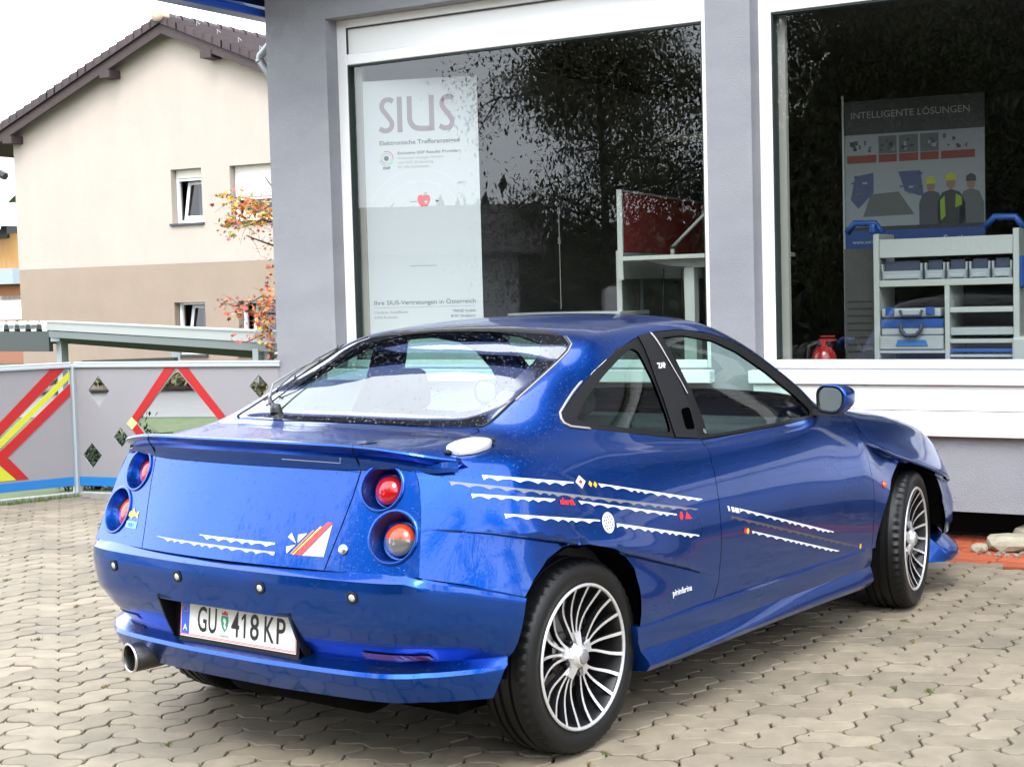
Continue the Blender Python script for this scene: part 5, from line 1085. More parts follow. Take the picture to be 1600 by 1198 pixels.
def circ(c,r,n=48): return [(c[0]+r*cos(2*pi*k/n),c[1]+r*sin(2*pi*k/n)) for k in range(n)]
for sd in (-1,1):
    poly=[(a+.002,b) for a,b in LT]+[(y,z) for z,y in CO]
    if sd==-1: poly=[(-a,b) for a,b in poly]
    rear_skin('lamp_panel',poly,[circ((sd*y,z),r-.004,40) for y,z,r in LAMPS],car)
    for j,(y,z,r) in enumerate(LAMPS):
        P,N=rearP(sd*y,z); M=frame(P,N)
        bz=B(); lathe(bz,[(r+.004,-.004),(r+.004,.0035),(r+.001,.0055),(r-.004,.0045),(r-.006,0),(r-.009,-.012),(r-.016,-.032),(r-.022,-.044),(.02,-.050),(.001,-.051)],48,'Z')
        hb=obj('lamp_bezel',bz,paint,car,True); hb.matrix_world=M; hb.data.set_sharp_from_angle(angle=radians(50))
        rl=.049 if j else .045
        def dome(lo,hi,m,nm):
            bm=B(); rows=[]
            for a in range(9):
                th=pi/2*a/8; rows.append([bm.verts.new((rl*cos(th)*cos(lo+(hi-lo)*k/20),rl*cos(th)*sin(lo+(hi-lo)*k/20),-.040+.024*sin(th))) for k in range(21)])
            for A,C_ in zip(rows,rows[1:]):
                for k in range(20): bm.faces.new((A[k],A[k+1],C_[k+1],C_[k]))
            bmesh.ops.remove_doubles(bm,verts=bm.verts,dist=1e-5); bmesh.ops.recalc_face_normals(bm,faces=bm.faces)
            o=obj(nm,bm,m,hb,True); return o
        if j==0: dome(0,2*pi,redl,'lamp_lens')
        else: dome(0,pi,orangel,'lamp_lens').data; dome(pi,2*pi,clearl if sd==-1 else redl,'lamp_lens')
P,N=rearP(-.461,.708,.001); bm=B(); lathe(bm,[(.001,.006),(.012,.006),(.0155,.004),(.0155,0)],24,'Z'); ky=obj('boot_lock',bm,chrome,car,True); ky.matrix_world=frame(P,N)
# ---- bumper
def bump_mesh():
    hole_y=(.30,-.285); 
    Us=np.linspace(0,7,71)
    def half(sd):
        V=[];F_=[];vs=[]
        nv=len(_BV)-1; rows=np.concatenate([np.linspace(i,i+1,4)[:-1] for i in range(nv)]+[[nv]])
        uu,vv=np.meshgrid(Us,rows,indexing='ij'); P=bumper(uu.ravel(),vv.ravel()); P[:,1]*=sd
        nr=len(rows)
        for i in range(len(Us)-1):
            for j in range(nr-1):
                q=[i*nr+j,(i+1)*nr+j,(i+1)*nr+j+1,i*nr+j+1]; c=P[q].mean(0)
                if -.285<c[1]<.30 and .372<c[2]<.512 and c[0]<-.5 and rows[j]>=3: continue
                F_.append(q if sd==1 else q[::-1])
        return P,F_
    A,FA=half(1); C_,FC=half(-1); return list(A)+list(C_),[tuple(f) for f in FA]+[tuple(i+len(A) for i in f) for f in FC]
V,F_=bump_mesh(); bm=B(); vs=[bm.verts.new(tuple(v)) for v in V]
for f in F_:
    try: bm.faces.new([vs[i] for i in f])
    except ValueError: pass
bmesh.ops.remove_doubles(bm,verts=bm.verts,dist=1e-4); bmesh.ops.recalc_face_normals(bm,faces=bm.faces)
bump=obj('rear_bumper',bm,paint,car,True); bump.data.set_sharp_from_angle(angle=radians(28))
bm=B(); box(bm,-.652,-.645,-.30,.315,.355,.53); prism(bm,[(-.645,.365),(-.660,.372),(-.690,.43),(-.716,.50),(-.720,.513),(-.645,.513)],'y',-.292,-.286); prism(bm,[(-.645,.365),(-.660,.372),(-.690,.43),(-.716,.50),(-.720,.513),(-.645,.513)],'y',.301,.307); box(bm,-.720,-.645,-.285,.30,.506,.511)
obj('plate_recess',bm,blackp,bump)
def onb(y,z,off=.0):
    """point on the rear bumper at y,z"""
    u=np.interp(abs(y),_BP[:,1],np.arange(8)); vv=np.linspace(2,12,400); P=bumper(np.full(400,u),vv); k=np.argmin(abs(P[:,2]-z)); v=vv[k]
    for _ in range(20):
        p=bumper([u],[v])[0]; u+=(abs(y)-p[1])/.15*.5; u=max(0,u)
    a=bumper([u+.02],[v])[0]-bumper([max(0,u-.02)],[v])[0]; b=bumper([u],[v+.05])[0]-bumper([u],[v-.05])[0]; n=np.cross(b,a); n/=np.linalg.norm(n)
    if n[0]>0: n=-n
    sg=-1 if y<0 else 1; p=p+n*off; return Vector((p[0],sg*p[1],p[2])),Vector((n[0],sg*n[1],n[2]))
for y in (-.534,-.186,.186,.534):
    P,N=onb(y,.582,.0005); bm=B(); lathe(bm,[(.019,.0),(.019,.003),(.0115,.003),(.0115,.0)],20,'Z'); s_=obj('parking_sensor',bm,rubber,bump,True); s_.matrix_world=frame(P,N)
    bm=B(); lathe(bm,[(.001,.005),(.008,.0045),(.0105,.003),(.0105,0)],20,'Z'); s2=obj('sensor_cap',bm,mat('pale_sensor_face',(.5,.52,.46),.4),bump,True); s2.matrix_world=s_.matrix_world
for sd in (-1,1):
    bm=B(); rows=[]
    for k in range(9):
        y=sd*(.505+.19*k/8); rows.append([bm.verts.new(onb(y,zz,.0025)[0]) for zz in (.409,.393)]) if False else rows.append([bm.verts.new(onb(y,.413-.004*k/8,.004)[0]),bm.verts.new(onb(y,.390,.004)[0])])
    for A,C_ in zip(rows,rows[1:]): bm.faces.new((A[0],A[1],C_[1],C_[0]))
    o=obj('reflector',bm,refl,bump)
# ---- spoiler
SPP=[(0,-.500,-.648,1.014,.93),(.2,-.498,-.643,1.013,.93),(.40,-.492,-.618,1.010,.93),(.52,-.485,-.592,1.003,.935),(.62,-.470,-.560,.990,.940),(.69,-.44,-.515,.976,.945),(.725,-.40,-.455,.964,.950)]
def spoiler():
    SP=np.array(SPP); ys=np.linspace(0,6,49); P=crm(SP,ys); bm=B(); rows=[]
    for sd in (1,-1):
        rows=[]
        for i,q in enumerate(P):
            y,xa,xb,z,zl=q; e=sm(4.5,6,np.array([ys[i]]))[0]; 
            s,t=inv([(xa,y)],'xy',(4.2,10)); za=S(s,t)[0,2]; th=.020*(1-e)+.006*e
            xr=rear_x(y,zl)-.004 if y<.64 else xb+.02
            xr=xr*(1-e)+(xb+.012)*e; zl2=zl*(1-e)+(z-.006)*e
            rows.append([bm.verts.new((xx,sd*y,zz)) for xx,zz in ((xa+.03,za-.003),(xa,za+.0015),((xa*.5+xb*.5),za*.45+z*.55+.001),(xb+.02,z+.0005),(xb+.004,z-.002),(xb,z-.007),(xb+.004,z-.007-th*.3),(xb+.03,z-.012-th),(xb*.35+xr*.65+.0,z-.022-th),(xr-.004,z-.035-th),(xr,zl2))])
        for A,C_ in zip(rows,rows[1:]):
            for k in range(10): bm.faces.new((A[k],C_[k],C_[k+1],A[k+1]))
    bmesh.ops.remove_doubles(bm,verts=bm.verts,dist=1e-5); bmesh.ops.recalc_face_normals(bm,faces=bm.faces); return bm
spo=obj('spoiler',spoiler(),paint,car,True); spo.data.set_sharp_from_angle(angle=radians(35))
for sd in (-1,1):
    bm=B(); tube(bm,[(-.50,sd*.459,1.004),(-.58,sd*.459,1.0065),(-.604,sd*.459,1.0045),(-.606,sd*.459,.99),(-.59,sd*.459,.965),(rear_x(.459,.94)-.005,sd*.459,.935)],.0018,5); obj('spoiler_joint',bm,under,spo)
bm=B(); tube(bm,[(-.640,-.20,.958),(-.628,-.43,.955),(-.628,-.43,.968),(-.626,-.43,.97)],.002,5); obj('button_outline',bm,mat('faint_trim',(.1,.12,.2),.3),spo)
# ---- fuel cap on the right rear wing
s,t=inv([(-.315,.665)],'xy',(4,10)); P=S(s,t)[0]; N=Sn(s,t)[0]; P=Vector((P[0],-P[1],P[2])); N=Vector((N[0],-N[1],N[2]))
z=N; x=Vector((1,-.12,0)); x=(x-z*x.dot(z)).normalized(); y=z.cross(x)
MF=Matrix(((x.x,y.x,z.x,P.x),(x.y,y.y,z.y,P.y),(x.z,y.z,z.z,P.z),(0,0,0,1)))
bm=B(); rows=[]
capo=rounded([(-.075,-.028),(-.085,0),(-.075,.028),(-.02,.042),(.05,.034),(.095,0),(.05,-.034),(-.02,-.042)],.02,4)
for sc,h in ((1,.0),(1,.010),(.93,.016),(.75,.021),(.4,.024),(.02,.025)): rows.append([bm.verts.new((a*sc,b*sc,h)) for a,b in capo])
for A,C_ in zip(rows,rows[1:]):
    for k in range(len(capo)): bm.faces.new((A[k],A[(k+1)%len(capo)],C_[(k+1)%len(capo)],C_[k]))
fc=obj('fuel_cap',bm,mat('satin_fuel_cap',(.78,.77,.75),.3,.6),car,True); fc.matrix_world=MF; drops(MC['satin_fuel_cap'],95,.001,.5)
bm=B(); box(bm,.080,.100,-.009,.009,.002,.016,.004); obj('fuel_cap_hinge',bm,rubber,fc)
bm=B(); box(bm,-.100,-.080,-.010,.010,.0,.010,.004); obj('fuel_cap_catch',bm,rubber,fc)
# ---- skirts
def skirt(sd):
    bm=B(); xs=np.linspace(.262,2.075,40); rows=[]
    pr_=[(.845,.352),(.866,.350),(.872,.343),(.871,.300),(.864,.265),(.893,.236),(.899,.222),(.884,.202),(.80,.195)]
    pf=[(.845,.348),(.864,.346),(.870,.338),(.868,.290),(.860,.262),(.872,.225),(.874,.200),(.862,.182),(.80,.178)]
    for x in xs:
        w=(x-xs[0])/(xs[-1]-xs[0]); w2=sm(0,.75,w); e=.012*sm(.93,1,w)
        sk=.03*(w<.001)
        rows.append([bm.verts.new((x+(.025 if (k>=4 and w<.001) else 0),sd*(a[0]*(1-w2)+b[0]*w2-e),a[1]*(1-w)+b[1]*w)) for k,(a,b) in enumerate(zip(pr_,pf))])
    for A,C_ in zip(rows,rows[1:]):
        for k in range(len(pr_)-1): bm.faces.new((A[k],C_[k],C_[k+1],A[k+1]))
    bm.faces.new(rows[0]); bm.faces.new(rows[-1][::-1])
    bmesh.ops.recalc_face_normals(bm,faces=bm.faces); return bm
for sd in (-1,1): o=obj('side_skirt',skirt(sd),paint,car,True); o.data.set_sharp_from_angle(angle=radians(30))
# front lip beyond the front wheel
for sd in (-1,1):
    bm=B(); rows=[]
    for q,(x,y) in enumerate(((2.875,.835),(2.95,.845),(3.05,.825),(3.16,.77),(3.27,.69),(3.36,.56),(3.42,.35),(3.44,0))):
        rows.append([bm.verts.new((x-a,sd*(max(0,y-b)),z)) for a,b,z in ((.03,.06,.275),(.02,.03,.245),(.01,.01,.225),(-.012,-.012,.20),(-.02,-.018,.170),(-.008,-.006,.150),(.06,.05,.15))])
    for A,C_ in zip(rows,rows[1:]):
        for k in range(6): bm.faces.new((A[k],C_[k],C_[k+1],A[k+1]))
    bm.faces.new(rows[0])
    bmesh.ops.recalc_face_normals(bm,faces=bm.faces); o=obj('front_lip',bm,paint,car,True); o.data.set_sharp_from_angle(angle=radians(40))
bm=B(); prism(bm,[(-.62,.25),(.62,.25),(.58,.60),(-.58,.60)],'x',3.36,3.46); obj('front_bumper',bm,paint,car)
# ---- wheels
def tyre_bm(R=.305,w=.205,seg=112):
    bm=B(); pf=[(.222,-.085),(.232,-.097),(.26,-.104),(.284,-.102),(.297,-.094),(.3035,-.080),(.305,-.060),(.305,-.046),(.297,-.044),(.297,-.036),(.305,-.034),(.3055,-.010),(.298,-.008),(.298,.008),(.3055,.010),(.305,.034),(.297,.036),(.297,.044),(.305,.046),(.305,.060),(.3035,.080),(.297,.094),(.284,.102),(.26,.104),(.232,.097),(.222,.085)]
    rings=[]
    for k in range(seg):
        a=2*pi*k/seg; lo=(k%2==0); ring=[]
        for i,(r,h) in enumerate(pf):
            h=h if h<0 else h*.80
            cut=.008 if (lo and (abs(h)>.058 and r>.296)) else 0
            ring.append(bm.verts.new(((r-cut)*cos(a),h,(r-cut)*sin(a))))
        rings.append(ring)
    for k in range(seg):
        A,C_=rings[k],rings[(k+1)%seg]
        for i in range(len(pf)-1): bm.faces.new((A[i],A[i+1],C_[i+1],C_[i]))
    bmesh.ops.recalc_face_normals(bm,faces=bm.faces); return bm
def rim_bm():
    bm=B(); lathe(bm,[(.229,-.088),(.232,-.094),(.229,-.099),(.220,-.098),(.214,-.088),(.208,-.060),(.200,.02),(.205,.09),(.215,.095)],72); return bm
def lip_bm():
    bm=B(); lathe(bm,[(.2285,-.099),(.226,-.1035),(.220,-.103),(.2165,-.097),(.219,-.094)],72); return bm
def spoke_bm(a0,a1):
    """one thin spoke from hub angle a0 to rim angle a1 (outer face at negative y)"""
    bm=B(); rows=[]
    for i in range(9):
        q=i/8; r=.050+.170*q; w_=q**.8; a=a0+(a1-a0)*(1-(1-min(1,q*1.25))**2) if q<.8 else a1
        a=a0+(a1-a0)*sm(-.15,.85,np.array([q]))[0]
        h=-.070-.030*q+.018*sin(pi*q); wd=.0042-.0006*sin(pi*q)+.0016*q
        rad=Vector((cos(a),0,sin(a))); tn=Vector((-sin(a),0,cos(a)))
        rows.append([bm.verts.new(rad*r+tn*s_*wd*k_+Vector((0,y_,0))) for s_,k_,y_ in ((-1,1,h),(1,1,h),(1,.5,h+.022),(-1,.5,h+.022))])
    for A,C_ in zip(rows,rows[1:]):
        for k in range(4): 
            f=bm.faces.new((A[k],A[(k+1)%4],C_[(k+1)%4],C_[k])); f.material_index=0 if k==0 else 1
    bmesh.ops.recalc_face_normals(bm,faces=bm.faces); return bm
def hub_bm():
    bm=B(); lathe(bm,[(.024,-.098),(.028,-.096),(.035,-.086),(.040,-.076),(.044,-.070),(.044,-.03)],40)
    for k in range(5):
        a=radians(90+36*0+72*k); rad=Vector((cos(a),0,sin(a))); tn=Vector((-sin(a),0,cos(a)))
        for r0,r1,w0,w1,h0,h1 in ((.035,.074,.012,.017,-.084,-.075),):
            vs=[bm.verts.new(rad*r+tn*s_*w+Vector((0,h,0))) for r,w,h in ((r0,w0,h0),(r1,w1,h1)) for s_ in (-1,1)]+[bm.verts.new(rad*r+tn*s_*w+Vector((0,h+.02,0))) for r,w,h in ((r0,w0,h0),(r1,w1,h1)) for s_ in (-1,1)]
            for f in ((0,1,3,2),(4,6,7,5),(0,2,6,4),(1,5,7,3),(2,3,7,6),(0,4,5,1)): bm.faces.new([vs[i] for i in f])
    bmesh.ops.recalc_face_normals(bm,faces=bm.faces); return bm
def bolt_bm(k):
    bm=B(); a=radians(54+72*k); lathe(bm,[(.001,-.078),(.008,-.078),(.009,-.074),(.009,-.05)],8,'Y',(.056*cos(a),0,.056*sin(a))); return bm
def wheel(loc,rz,first=None):
    w=empty('wheel',loc,rz); w.parent=car
    if first:
        for c in first: inst(c,w)
        return w
    ob=[obj('tyre',tyre_bm(),tyrem,w,True),obj('rim',rim_bm(),dark_alloy,w,True),obj('rim_edge',lip_bm(),alu,w,True),obj('hub',hub_bm(),alu,w,False)]+[obj('wheel_bolt',bolt_bm(k),dark_alloy,w,True) for k in range(5)]
    ob[0].data.set_sharp_from_angle(angle=radians(40))
    bm=B(); lathe(bm,[(.001,-.103),(.018,-.103),(.0225,-.101),(.024,-.097)],32); ob.append(obj('hub_cap',bm,mat('hub_cap_grey',(.30,.29,.30),.35,.5),w,True))
    bm=B(); lathe(bm,[(.05,-.01),(.135,-.01),(.135,.012),(.05,.012)],48); lathe(bm,[(.001,-.03),(.07,-.03),(.07,.0)],30); ob.append(obj('brake_disc',bm,steel,w,True))
    bm=B(); box(bm,-.15,-.07,-.035,.03,-.05,.06,.01); ob.append(obj('brake_caliper',bm,under,w))
    for gI in range(5):
        gc=radians(90+72*gI)
        for k,(h,rm) in enumerate(((-15,-27),(-5,-9),(5,9),(15,27))):
            o=obj('spoke',spoke_bm(gc+radians(h)*1.0,gc+radians(rm)),[alu,dark_alloy],w); ob.append(o)
    return w,ob
w0,parts=wheel((0,-.742,.305),0)
w1=wheel((2.54,-.748,.305),.187,parts); w2=wheel((0,.742,.305),pi,parts); w3=wheel((2.54,.748,.305),pi+.187,parts)
# wheel wells, floor
for x in (0,2.54):
    for sd in (-1,1):
        bm=B(); rows=[]
        for k in range(15):
            a=pi*k/14*.98+.03; r=.385; rows.append([bm.verts.new((x+r*cos(a),sd*yy,.305+r*sin(a)*.93)) for yy in (.835,.45)])
        for A,C_ in zip(rows,rows[1:]): bm.faces.new((A[0],A[1],C_[1],C_[0]))
        bm.faces.new([r_[1] for r_ in rows]); obj('wheel_arch_liner',bm,under,car)
boxo('underbody_light_block',-.33,3.2,-.60,.60,.165,.30,under,car); boxo('floor_pan',.42,2.10,-.82,.82,.178,.24,under,car); boxo('front_crossmember',3.0,3.3,-.6,.6,.301,.5,under,car)  # first box widened and lowered to block light beneath the car
# ---- exhaust
bm=B(); a=Vector((-.72,.455,.288)); b=Vector((-.52,.415,.292)); d=(b-a).normalized()
M=frame(a,-d); pf=[(.030,-.16),(.042,-.13),(.046,-.10),(.0475,-.0),(.0455,.004),(.0425,0),(.0415,-.02),(.040,-.12)]
lathe(bm,pf,40,'Z'); ex=obj('exhaust_tip',bm,mat('dark_steel_exhaust',(.10,.095,.09),.3,.9,var=.3,vscale=20),car,True); ex.matrix_world=M
bm=B(); lathe(bm,[(.0478,-.004),(.0482,.002),(.0455,.005),(.042,.001)],40,'Z'); obj('tip_ring',bm,chrome,ex,True)
bm=B(); lathe(bm,[(.0405,-.11),(.001,-.11)],30,'Z'); obj('tip_bore_disc',bm,under,ex)  # black disc closing the bore inside the tip
bm=B(); tube(bm,[(-.60,.43,.287),(-.48,.35,.275),(-.40,.20,.265),(-.30,.05,.26)],[.033,.034,.035,.04],16); obj('exhaust_pipe',bm,mat('rusty_pipe',(.16,.11,.07),.55,.6,var=.4,vscale=12),car,True)
bm=B(); lathe(bm,[(.001,-.33),(.10,-.33),(.115,-.30),(.115,.25),(.10,.28),(.001,.28)],24,'Y',(-.38,.0,.255)); 
obj('silencer',bm,under,car,True)
# ---- number plate
pl=empty('number_plate',(0,0,0)); pl.parent=car
pc=Vector((-.672,-.010,.440)); nn=Vector((-1,0,.10)).normalized(); MP=frame(pc,nn); pl.matrix_world=MP
pw=mat('white_plate',(.80,.80,.78),.35,coat=.5); pb=mat('plate_blue',(.01,.09,.62),.4,coat=.5); pk=mat('plate_black',(.01,.01,.01),.5); prd=mat('plate_red',(.65,.03,.05),.4); pgn=mat('crest_green',(.03,.30,.17),.5)
boxo('plate_face',-.26,.26,-.06,.06,0,.002,pw,pl,.0008); boxo('plate_holder',-.268,.268,-.082,.064,-.008,-.0005,rubber,pl,.003)
bm=B(); box(bm,-.255,-.218,-.053,.053,.0021,.0025); obj('eu_band',bm,pb,pl)
bm=B()
for yy in (.0555,.0515): box(bm,-.258,.258,yy-.0009,yy+.0009,.0021,.0026); box(bm,-.258,.258,-yy-.0009,-yy+.0009,.0021,.0026)
box(bm,-.2595,-.2575,-.056,.056,.0021,.0026); box(bm,.2575,.2595,-.056,.056,.0021,.0026); obj('red_lines',bm,prd,pl)
bm=B(); prism(bm,[(.0405,-.037),(.0405,.037),(.033,.037),(.022,.025),(.022,.015),(.032,.024),(.032,-.037)],'z',.0022,.0026); obj('plate_letter',bm,pk,pl)
for s_,x0_,x1_ in (('G',-.179,-.137),('U',-.129,-.091),('4',-.024,.012),('8',.060,.099),('K',.123,.166),('P',.176,.214)):
    t=text('plate_letter',s_,.112,pk,pl,(0,-.037,.0022),(0,0,0),.0004,bold=.0012 if s_!='1' else .0012); xs=[v.co.x for v in t.data.vertices]; k=(x1_-x0_)/(max(xs)-min(xs)); t.scale=(k,1,1); t.location.x=x0_-min(xs)*k
text('country_letter','A',.030,pw,pl,(-.2365,-.042,.0026),(0,0,0),.0002,'CENTER')
bm=B()
for k in range(12):
    a=2*pi*k/12; r=.011; 
    v=[bm.verts.new((-.2365+r*cos(a)+.0018*cos(b_),.028+r*sin(a)+.0018*sin(b_),.0027)) for b_ in (pi/2,pi*7/6,pi*11/6)]; bm.faces.new(v)
obj('eu_stars',bm,yelv,pl)
bm=B(); sh=[(-.015,.022),(.015,.022),(.017,.005),(.012,-.015),(0,-.030),(-.012,-.015),(-.017,.005)]; prism(bm,[(a-.054,b) for a,b in sh],'z',.0021,.0027); cr=obj('crest',bm,pgn,pl)
bm=B(); prism(bm,[(-.067,.024),(-.041,.024),(-.040,.034),(-.046,.030),(-.054,.038),(-.062,.030),(-.068,.034)],'z',.0021,.0027); obj('crest_crown',bm,prd,pl)
bm=B(); prism(bm,[(-.058,.016),(-.050,.012),(-.047,.002),(-.052,-.004),(-.046,-.014),(-.052,-.020),(-.058,-.010),(-.056,0),(-.062,.006)],'z',.0027,.0030); obj('crest_panther',bm,pw,pl)
text('crest_caption','STEIERMARK',.0075,pk,pl,(-.054,-.044,.0022),(0,0,0),.0002,'CENTER')
# ---- mirror on the right door (and left)
for sd in (-1,1):
    mr=empty('wing_mirror',(1.715,sd*.868,.985),0); mr.parent=car
    bm=B(); rows=[]
    oc=rounded([(-.062,-.052),(.030,-.060),(.066,-.030),(.070,.030),(.040,.056),(-.040,.058),(-.066,.030)],.03,5)  # local (y outward, z)
    for sc,xx in ((.90,-.030),(.985,-.028),(1.,-.015),(1.0,.01),(.93,.045),(.78,.075),(.5,.095),(.05,.102)): rows.append([bm.verts.new((xx,sd*(a*sc),b*sc)) for a,b in oc])
    for A,C_ in zip(rows,rows[1:]):
        for k in range(len(oc)): bm.faces.new((A[k],A[(k+1)%len(oc)],C_[(k+1)%len(oc)],C_[k]))
    bmesh.ops.recalc_face_normals(bm,faces=bm.faces); h=obj('mirror_housing',bm,paint,mr,True)
    bm=B(); rows=[[bm.verts.new((xx,sd*(a*sc),b*sc)) for a,b in oc] for sc,xx in ((.93,-.031),(.80,-.031),(.78,-.024))]
    for A,C_ in zip(rows,rows[1:]):
        for k in range(len(oc)): bm.faces.new((A[k],A[(k+1)%len(oc)],C_[(k+1)%len(oc)],C_[k]))
    obj('mirror_frame',bm,blackp,mr,True)
    bm=B(); bm.faces.new([bm.verts.new((-.0265,sd*(a*.81),b*.81)) for a,b in oc]); obj('mirror_glass',bm,mat('mirror',(.8,.85,.85),.02,1.),mr)
    bm=B(); prism(bm,[(-.03,-.066),(.02,-.064),(.03,-.045),(-.02,-.04)],'y',sd*-.085,sd*.03); obj('mirror_arm',bm,blackp,mr)
    mr.rotation_euler=(0,0,sd*.10)
# ---- rear wiper
bm=B(); pv=onside  # base on the left of the rear glass foot
def rg_pt(x,y,h):
    s,t=inv([(x,abs(y))],'xy',(5,10)); P=S(s,t)[0]; N=Sn(s,t)[0]; P=P+N*h; return Vector((P[0],(1 if y>0 else -1)*P[1],P[2]))
wp=empty('rear_wiper',(0,0,0)); wp.parent=car
wm=mat('wiper_black',(.02,.02,.022),.4); rq=None; wg=mat('wiper_grey',(.22,.22,.23),.35,.4)
bm=B(); lathe(bm,[(.001,.03),(.016,.028),(.020,.015),(.022,0)],16,'Z',tuple(rg_pt(-.085,.40,0))); q=rg_pt(-.085,.40,.022); tube(bm,[q,rg_pt(-.065,.435,.03),rg_pt(-.03,.47,.035)],[.010,.008,.006],8); obj('wiper_base',bm,wm,wp,True)
bm=B(); tube(bm,[rg_pt(-.05,.455,.035),rg_pt(.03,.505,.050),rg_pt(.14,.505,.045),rg_pt(.25,.485,.030)],[.005,.0035,.003,.003],8); obj('wiper_arm',bm,wg,wp,True)
bm=B(); tube(bm,[rg_pt(x,.520-.00*x,.012) for x in np.linspace(-.02,.40,12)],.003,6); tube(bm,[rg_pt(.04,.518,.018),rg_pt(.12,.51,.034),rg_pt(.25,.50,.034),rg_pt(.36,.515,.018)],.002,6)
for x in (.04,.13,.26,.36): tube(bm,[rg_pt(x,.518,.008),rg_pt(x+.01,.513,.026)],.003,6)
obj('wiper_blade',bm,wm,wp,True)
# ---- small lamps, badges and stickers
P,N=onside(2.19,.588,.002,tr=(0,4)); bm=B(); bmesh.ops.create_uvsphere(bm,u_segments=16,v_segments=8,radius=.016,matrix=Matrix.Scale(.6,4,(0,0,1))); o=obj('side_repeater',bm,mat('amber_lens',(.7,.08,.03),.15,coat=1.),car,True); o.matrix_world=frame(P,N)
P,N=onside(.555,.410,.002,tr=(0,4)); t=text('script_badge','pininfarina',.030,whitev,car,(0,0,0),(0,0,0),.0006,'CENTER',bold=.0002); t.matrix_world=frame(P,N)
def sticker(name,L,m,sd=-1,off=.0012,parent=car,sp=.015,label=None): 
    try: return skin(name,side(L,sp,True,(0,5)),[],m,parent,(sd,),sp=sp,off=off,rim=0,label=label)
    except Exception as e: print('sticker',name,e)
def stripe(name,a,b,w,m,slant0=0,slant1=0,seed=0,sd=-1,scal=True):
    """thin stripe whose lower edge is scalloped"""
    rnd=random.Random(seed); n=int(hypot(b[0]-a[0],b[1]-a[1])/.006); up=[];lo=[]; ph=0; L=.05
    pts=[]; k=0; x=0; T=n*.006
    arcs=[]; 
    while x<T: l_=rnd.uniform(.035,.085); arcs.append((x,l_)); x+=l_
    for i in range(n+1):
        q=i/n; s_=q*T; ar=[u for u in arcs if u[0]<=s_][-1]; f=(s_-ar[0])/ar[1]; d=w*(1.0-.55*sin(pi*min(f,1))) if scal else w
        taper=min(1,(1-q)*6+.35); px=a[0]+(b[0]-a[0])*q; pz=a[1]+(b[1]-a[1])*q; up.append((px,pz)); lo.append((px+slant0*(1-q),pz-d*taper))
    return sticker(name,up+lo[::-1],m,sd,sp=.02)
for sd in (-1,):
    stripe('white_stripe',(-.374,.909),(-.020,.852),.0145,whitev,.0,seed=1)
    stripe('white_stripe',(.102,.834),(.701,.712),.0145,whitev,.012,seed=2)
    stripe('grey_stripe',(-.475,.900),(.664,.683),.0135,greyv,seed=3)
    stripe('white_stripe',(-.428,.861),(-.126,.813),.0135,whitev,seed=4)
    stripe('white_stripe',(-.018,.795),(.524,.684),.0135,whitev,.012,seed=5)
    stripe('white_stripe',(-.343,.795),(.074,.724),.0135,whitev,seed=6)
    stripe('white_stripe',(.159,.702),(.659,.594),.0145,whitev,seed=7)
    sticker('diamond_sticker',[(.017,.868),(.041,.847),(.015,.828),(-.009,.851)],whitev); sticker('diamond_centre',[(.017,.855),(.026,.848),(.015,.841),(.006,.849)],redv,off=.0018)
    for cx,cz in ((.062,.837),(.086,.832)): sticker('yellow_diamond',[(cx,cz+.010),(cx+.010,cz),(cx,cz-.010),(cx-.010,cz)],yelv,sp=.01)
    sticker('red_dot',[(.552+.012*cos(a),.674+.014*sin(a)) for a in np.linspace(0,2*pi,17)[:-1]],redv); sticker('red_triangle',[(.587,.684),(.575,.660),(.624,.655)],redv)
    P,N=onside(-.072,.790,.0015,tr=(0,5)); t=text('red_script','abarth.',.026,redv,car,(0,0,0),(0,0,0),.0002,'CENTER',bold=.0012) ; t.matrix_world=frame(P,N)@Matrix.Rotation(-.16,4,'Z')
    # perforated round sticker: ring of white with hexagonal holes
    hol=[]
    for i in range(-3,4):
        for j in range(-4,5):
            cx,cz=i*.0135+(.00675 if j%2 else 0),j*.0088
            if hypot(cx,cz)<.026: hol.append(circ((.115+cx*.95,.710+cz),.0035,6))
    V=circ((.115,.710),.0325,30); P0_=[]
    skin('perforated_disc',side(V,.01,True,(0,5)),[side(h,.01,True,(0,5)) for h in hol],whitev,car,(-1,),sp=.012,off=.0015,rim=0)
D1=doors[0]
for a0,a1 in (((.866,.668),(.878,.665)),((.890,.662),(.910,.657)),((.915,.656),(.942,.649))): sticker('white_block',[a0,a1,(a1[0]+.006,a1[1]-.018),(a0[0]+.006,a0[1]-.020)],whitev,parent=D1)
def dstripe(*a,**k):
    o=stripe(*a,**k)
    if o: o.parent=D1
dstripe('white_stripe',(.948,.648),(1.696,.460),.0145,whitev,.006,seed=11); dstripe('grey_stripe',(.887,.630),(1.925,.368),.014,mat('dark_grey_vinyl',(.07,.07,.075),.4),seed=12); dstripe('white_stripe',(1.031,.556),(1.755,.374),.013,whitev,.008,seed=13)
for nm,cx,cz,m_ in (('red_dot',.985,.563,redv),('yellow_dot',1.003,.559,yelv),('yellow_dot',1.95,.363,yelv)):
    o=sticker(nm,[(cx+.010*cos(a),cz+.011*sin(a)) for a in np.linspace(0,2*pi,13)[:-1]],m_,sp=.01,parent=D1)
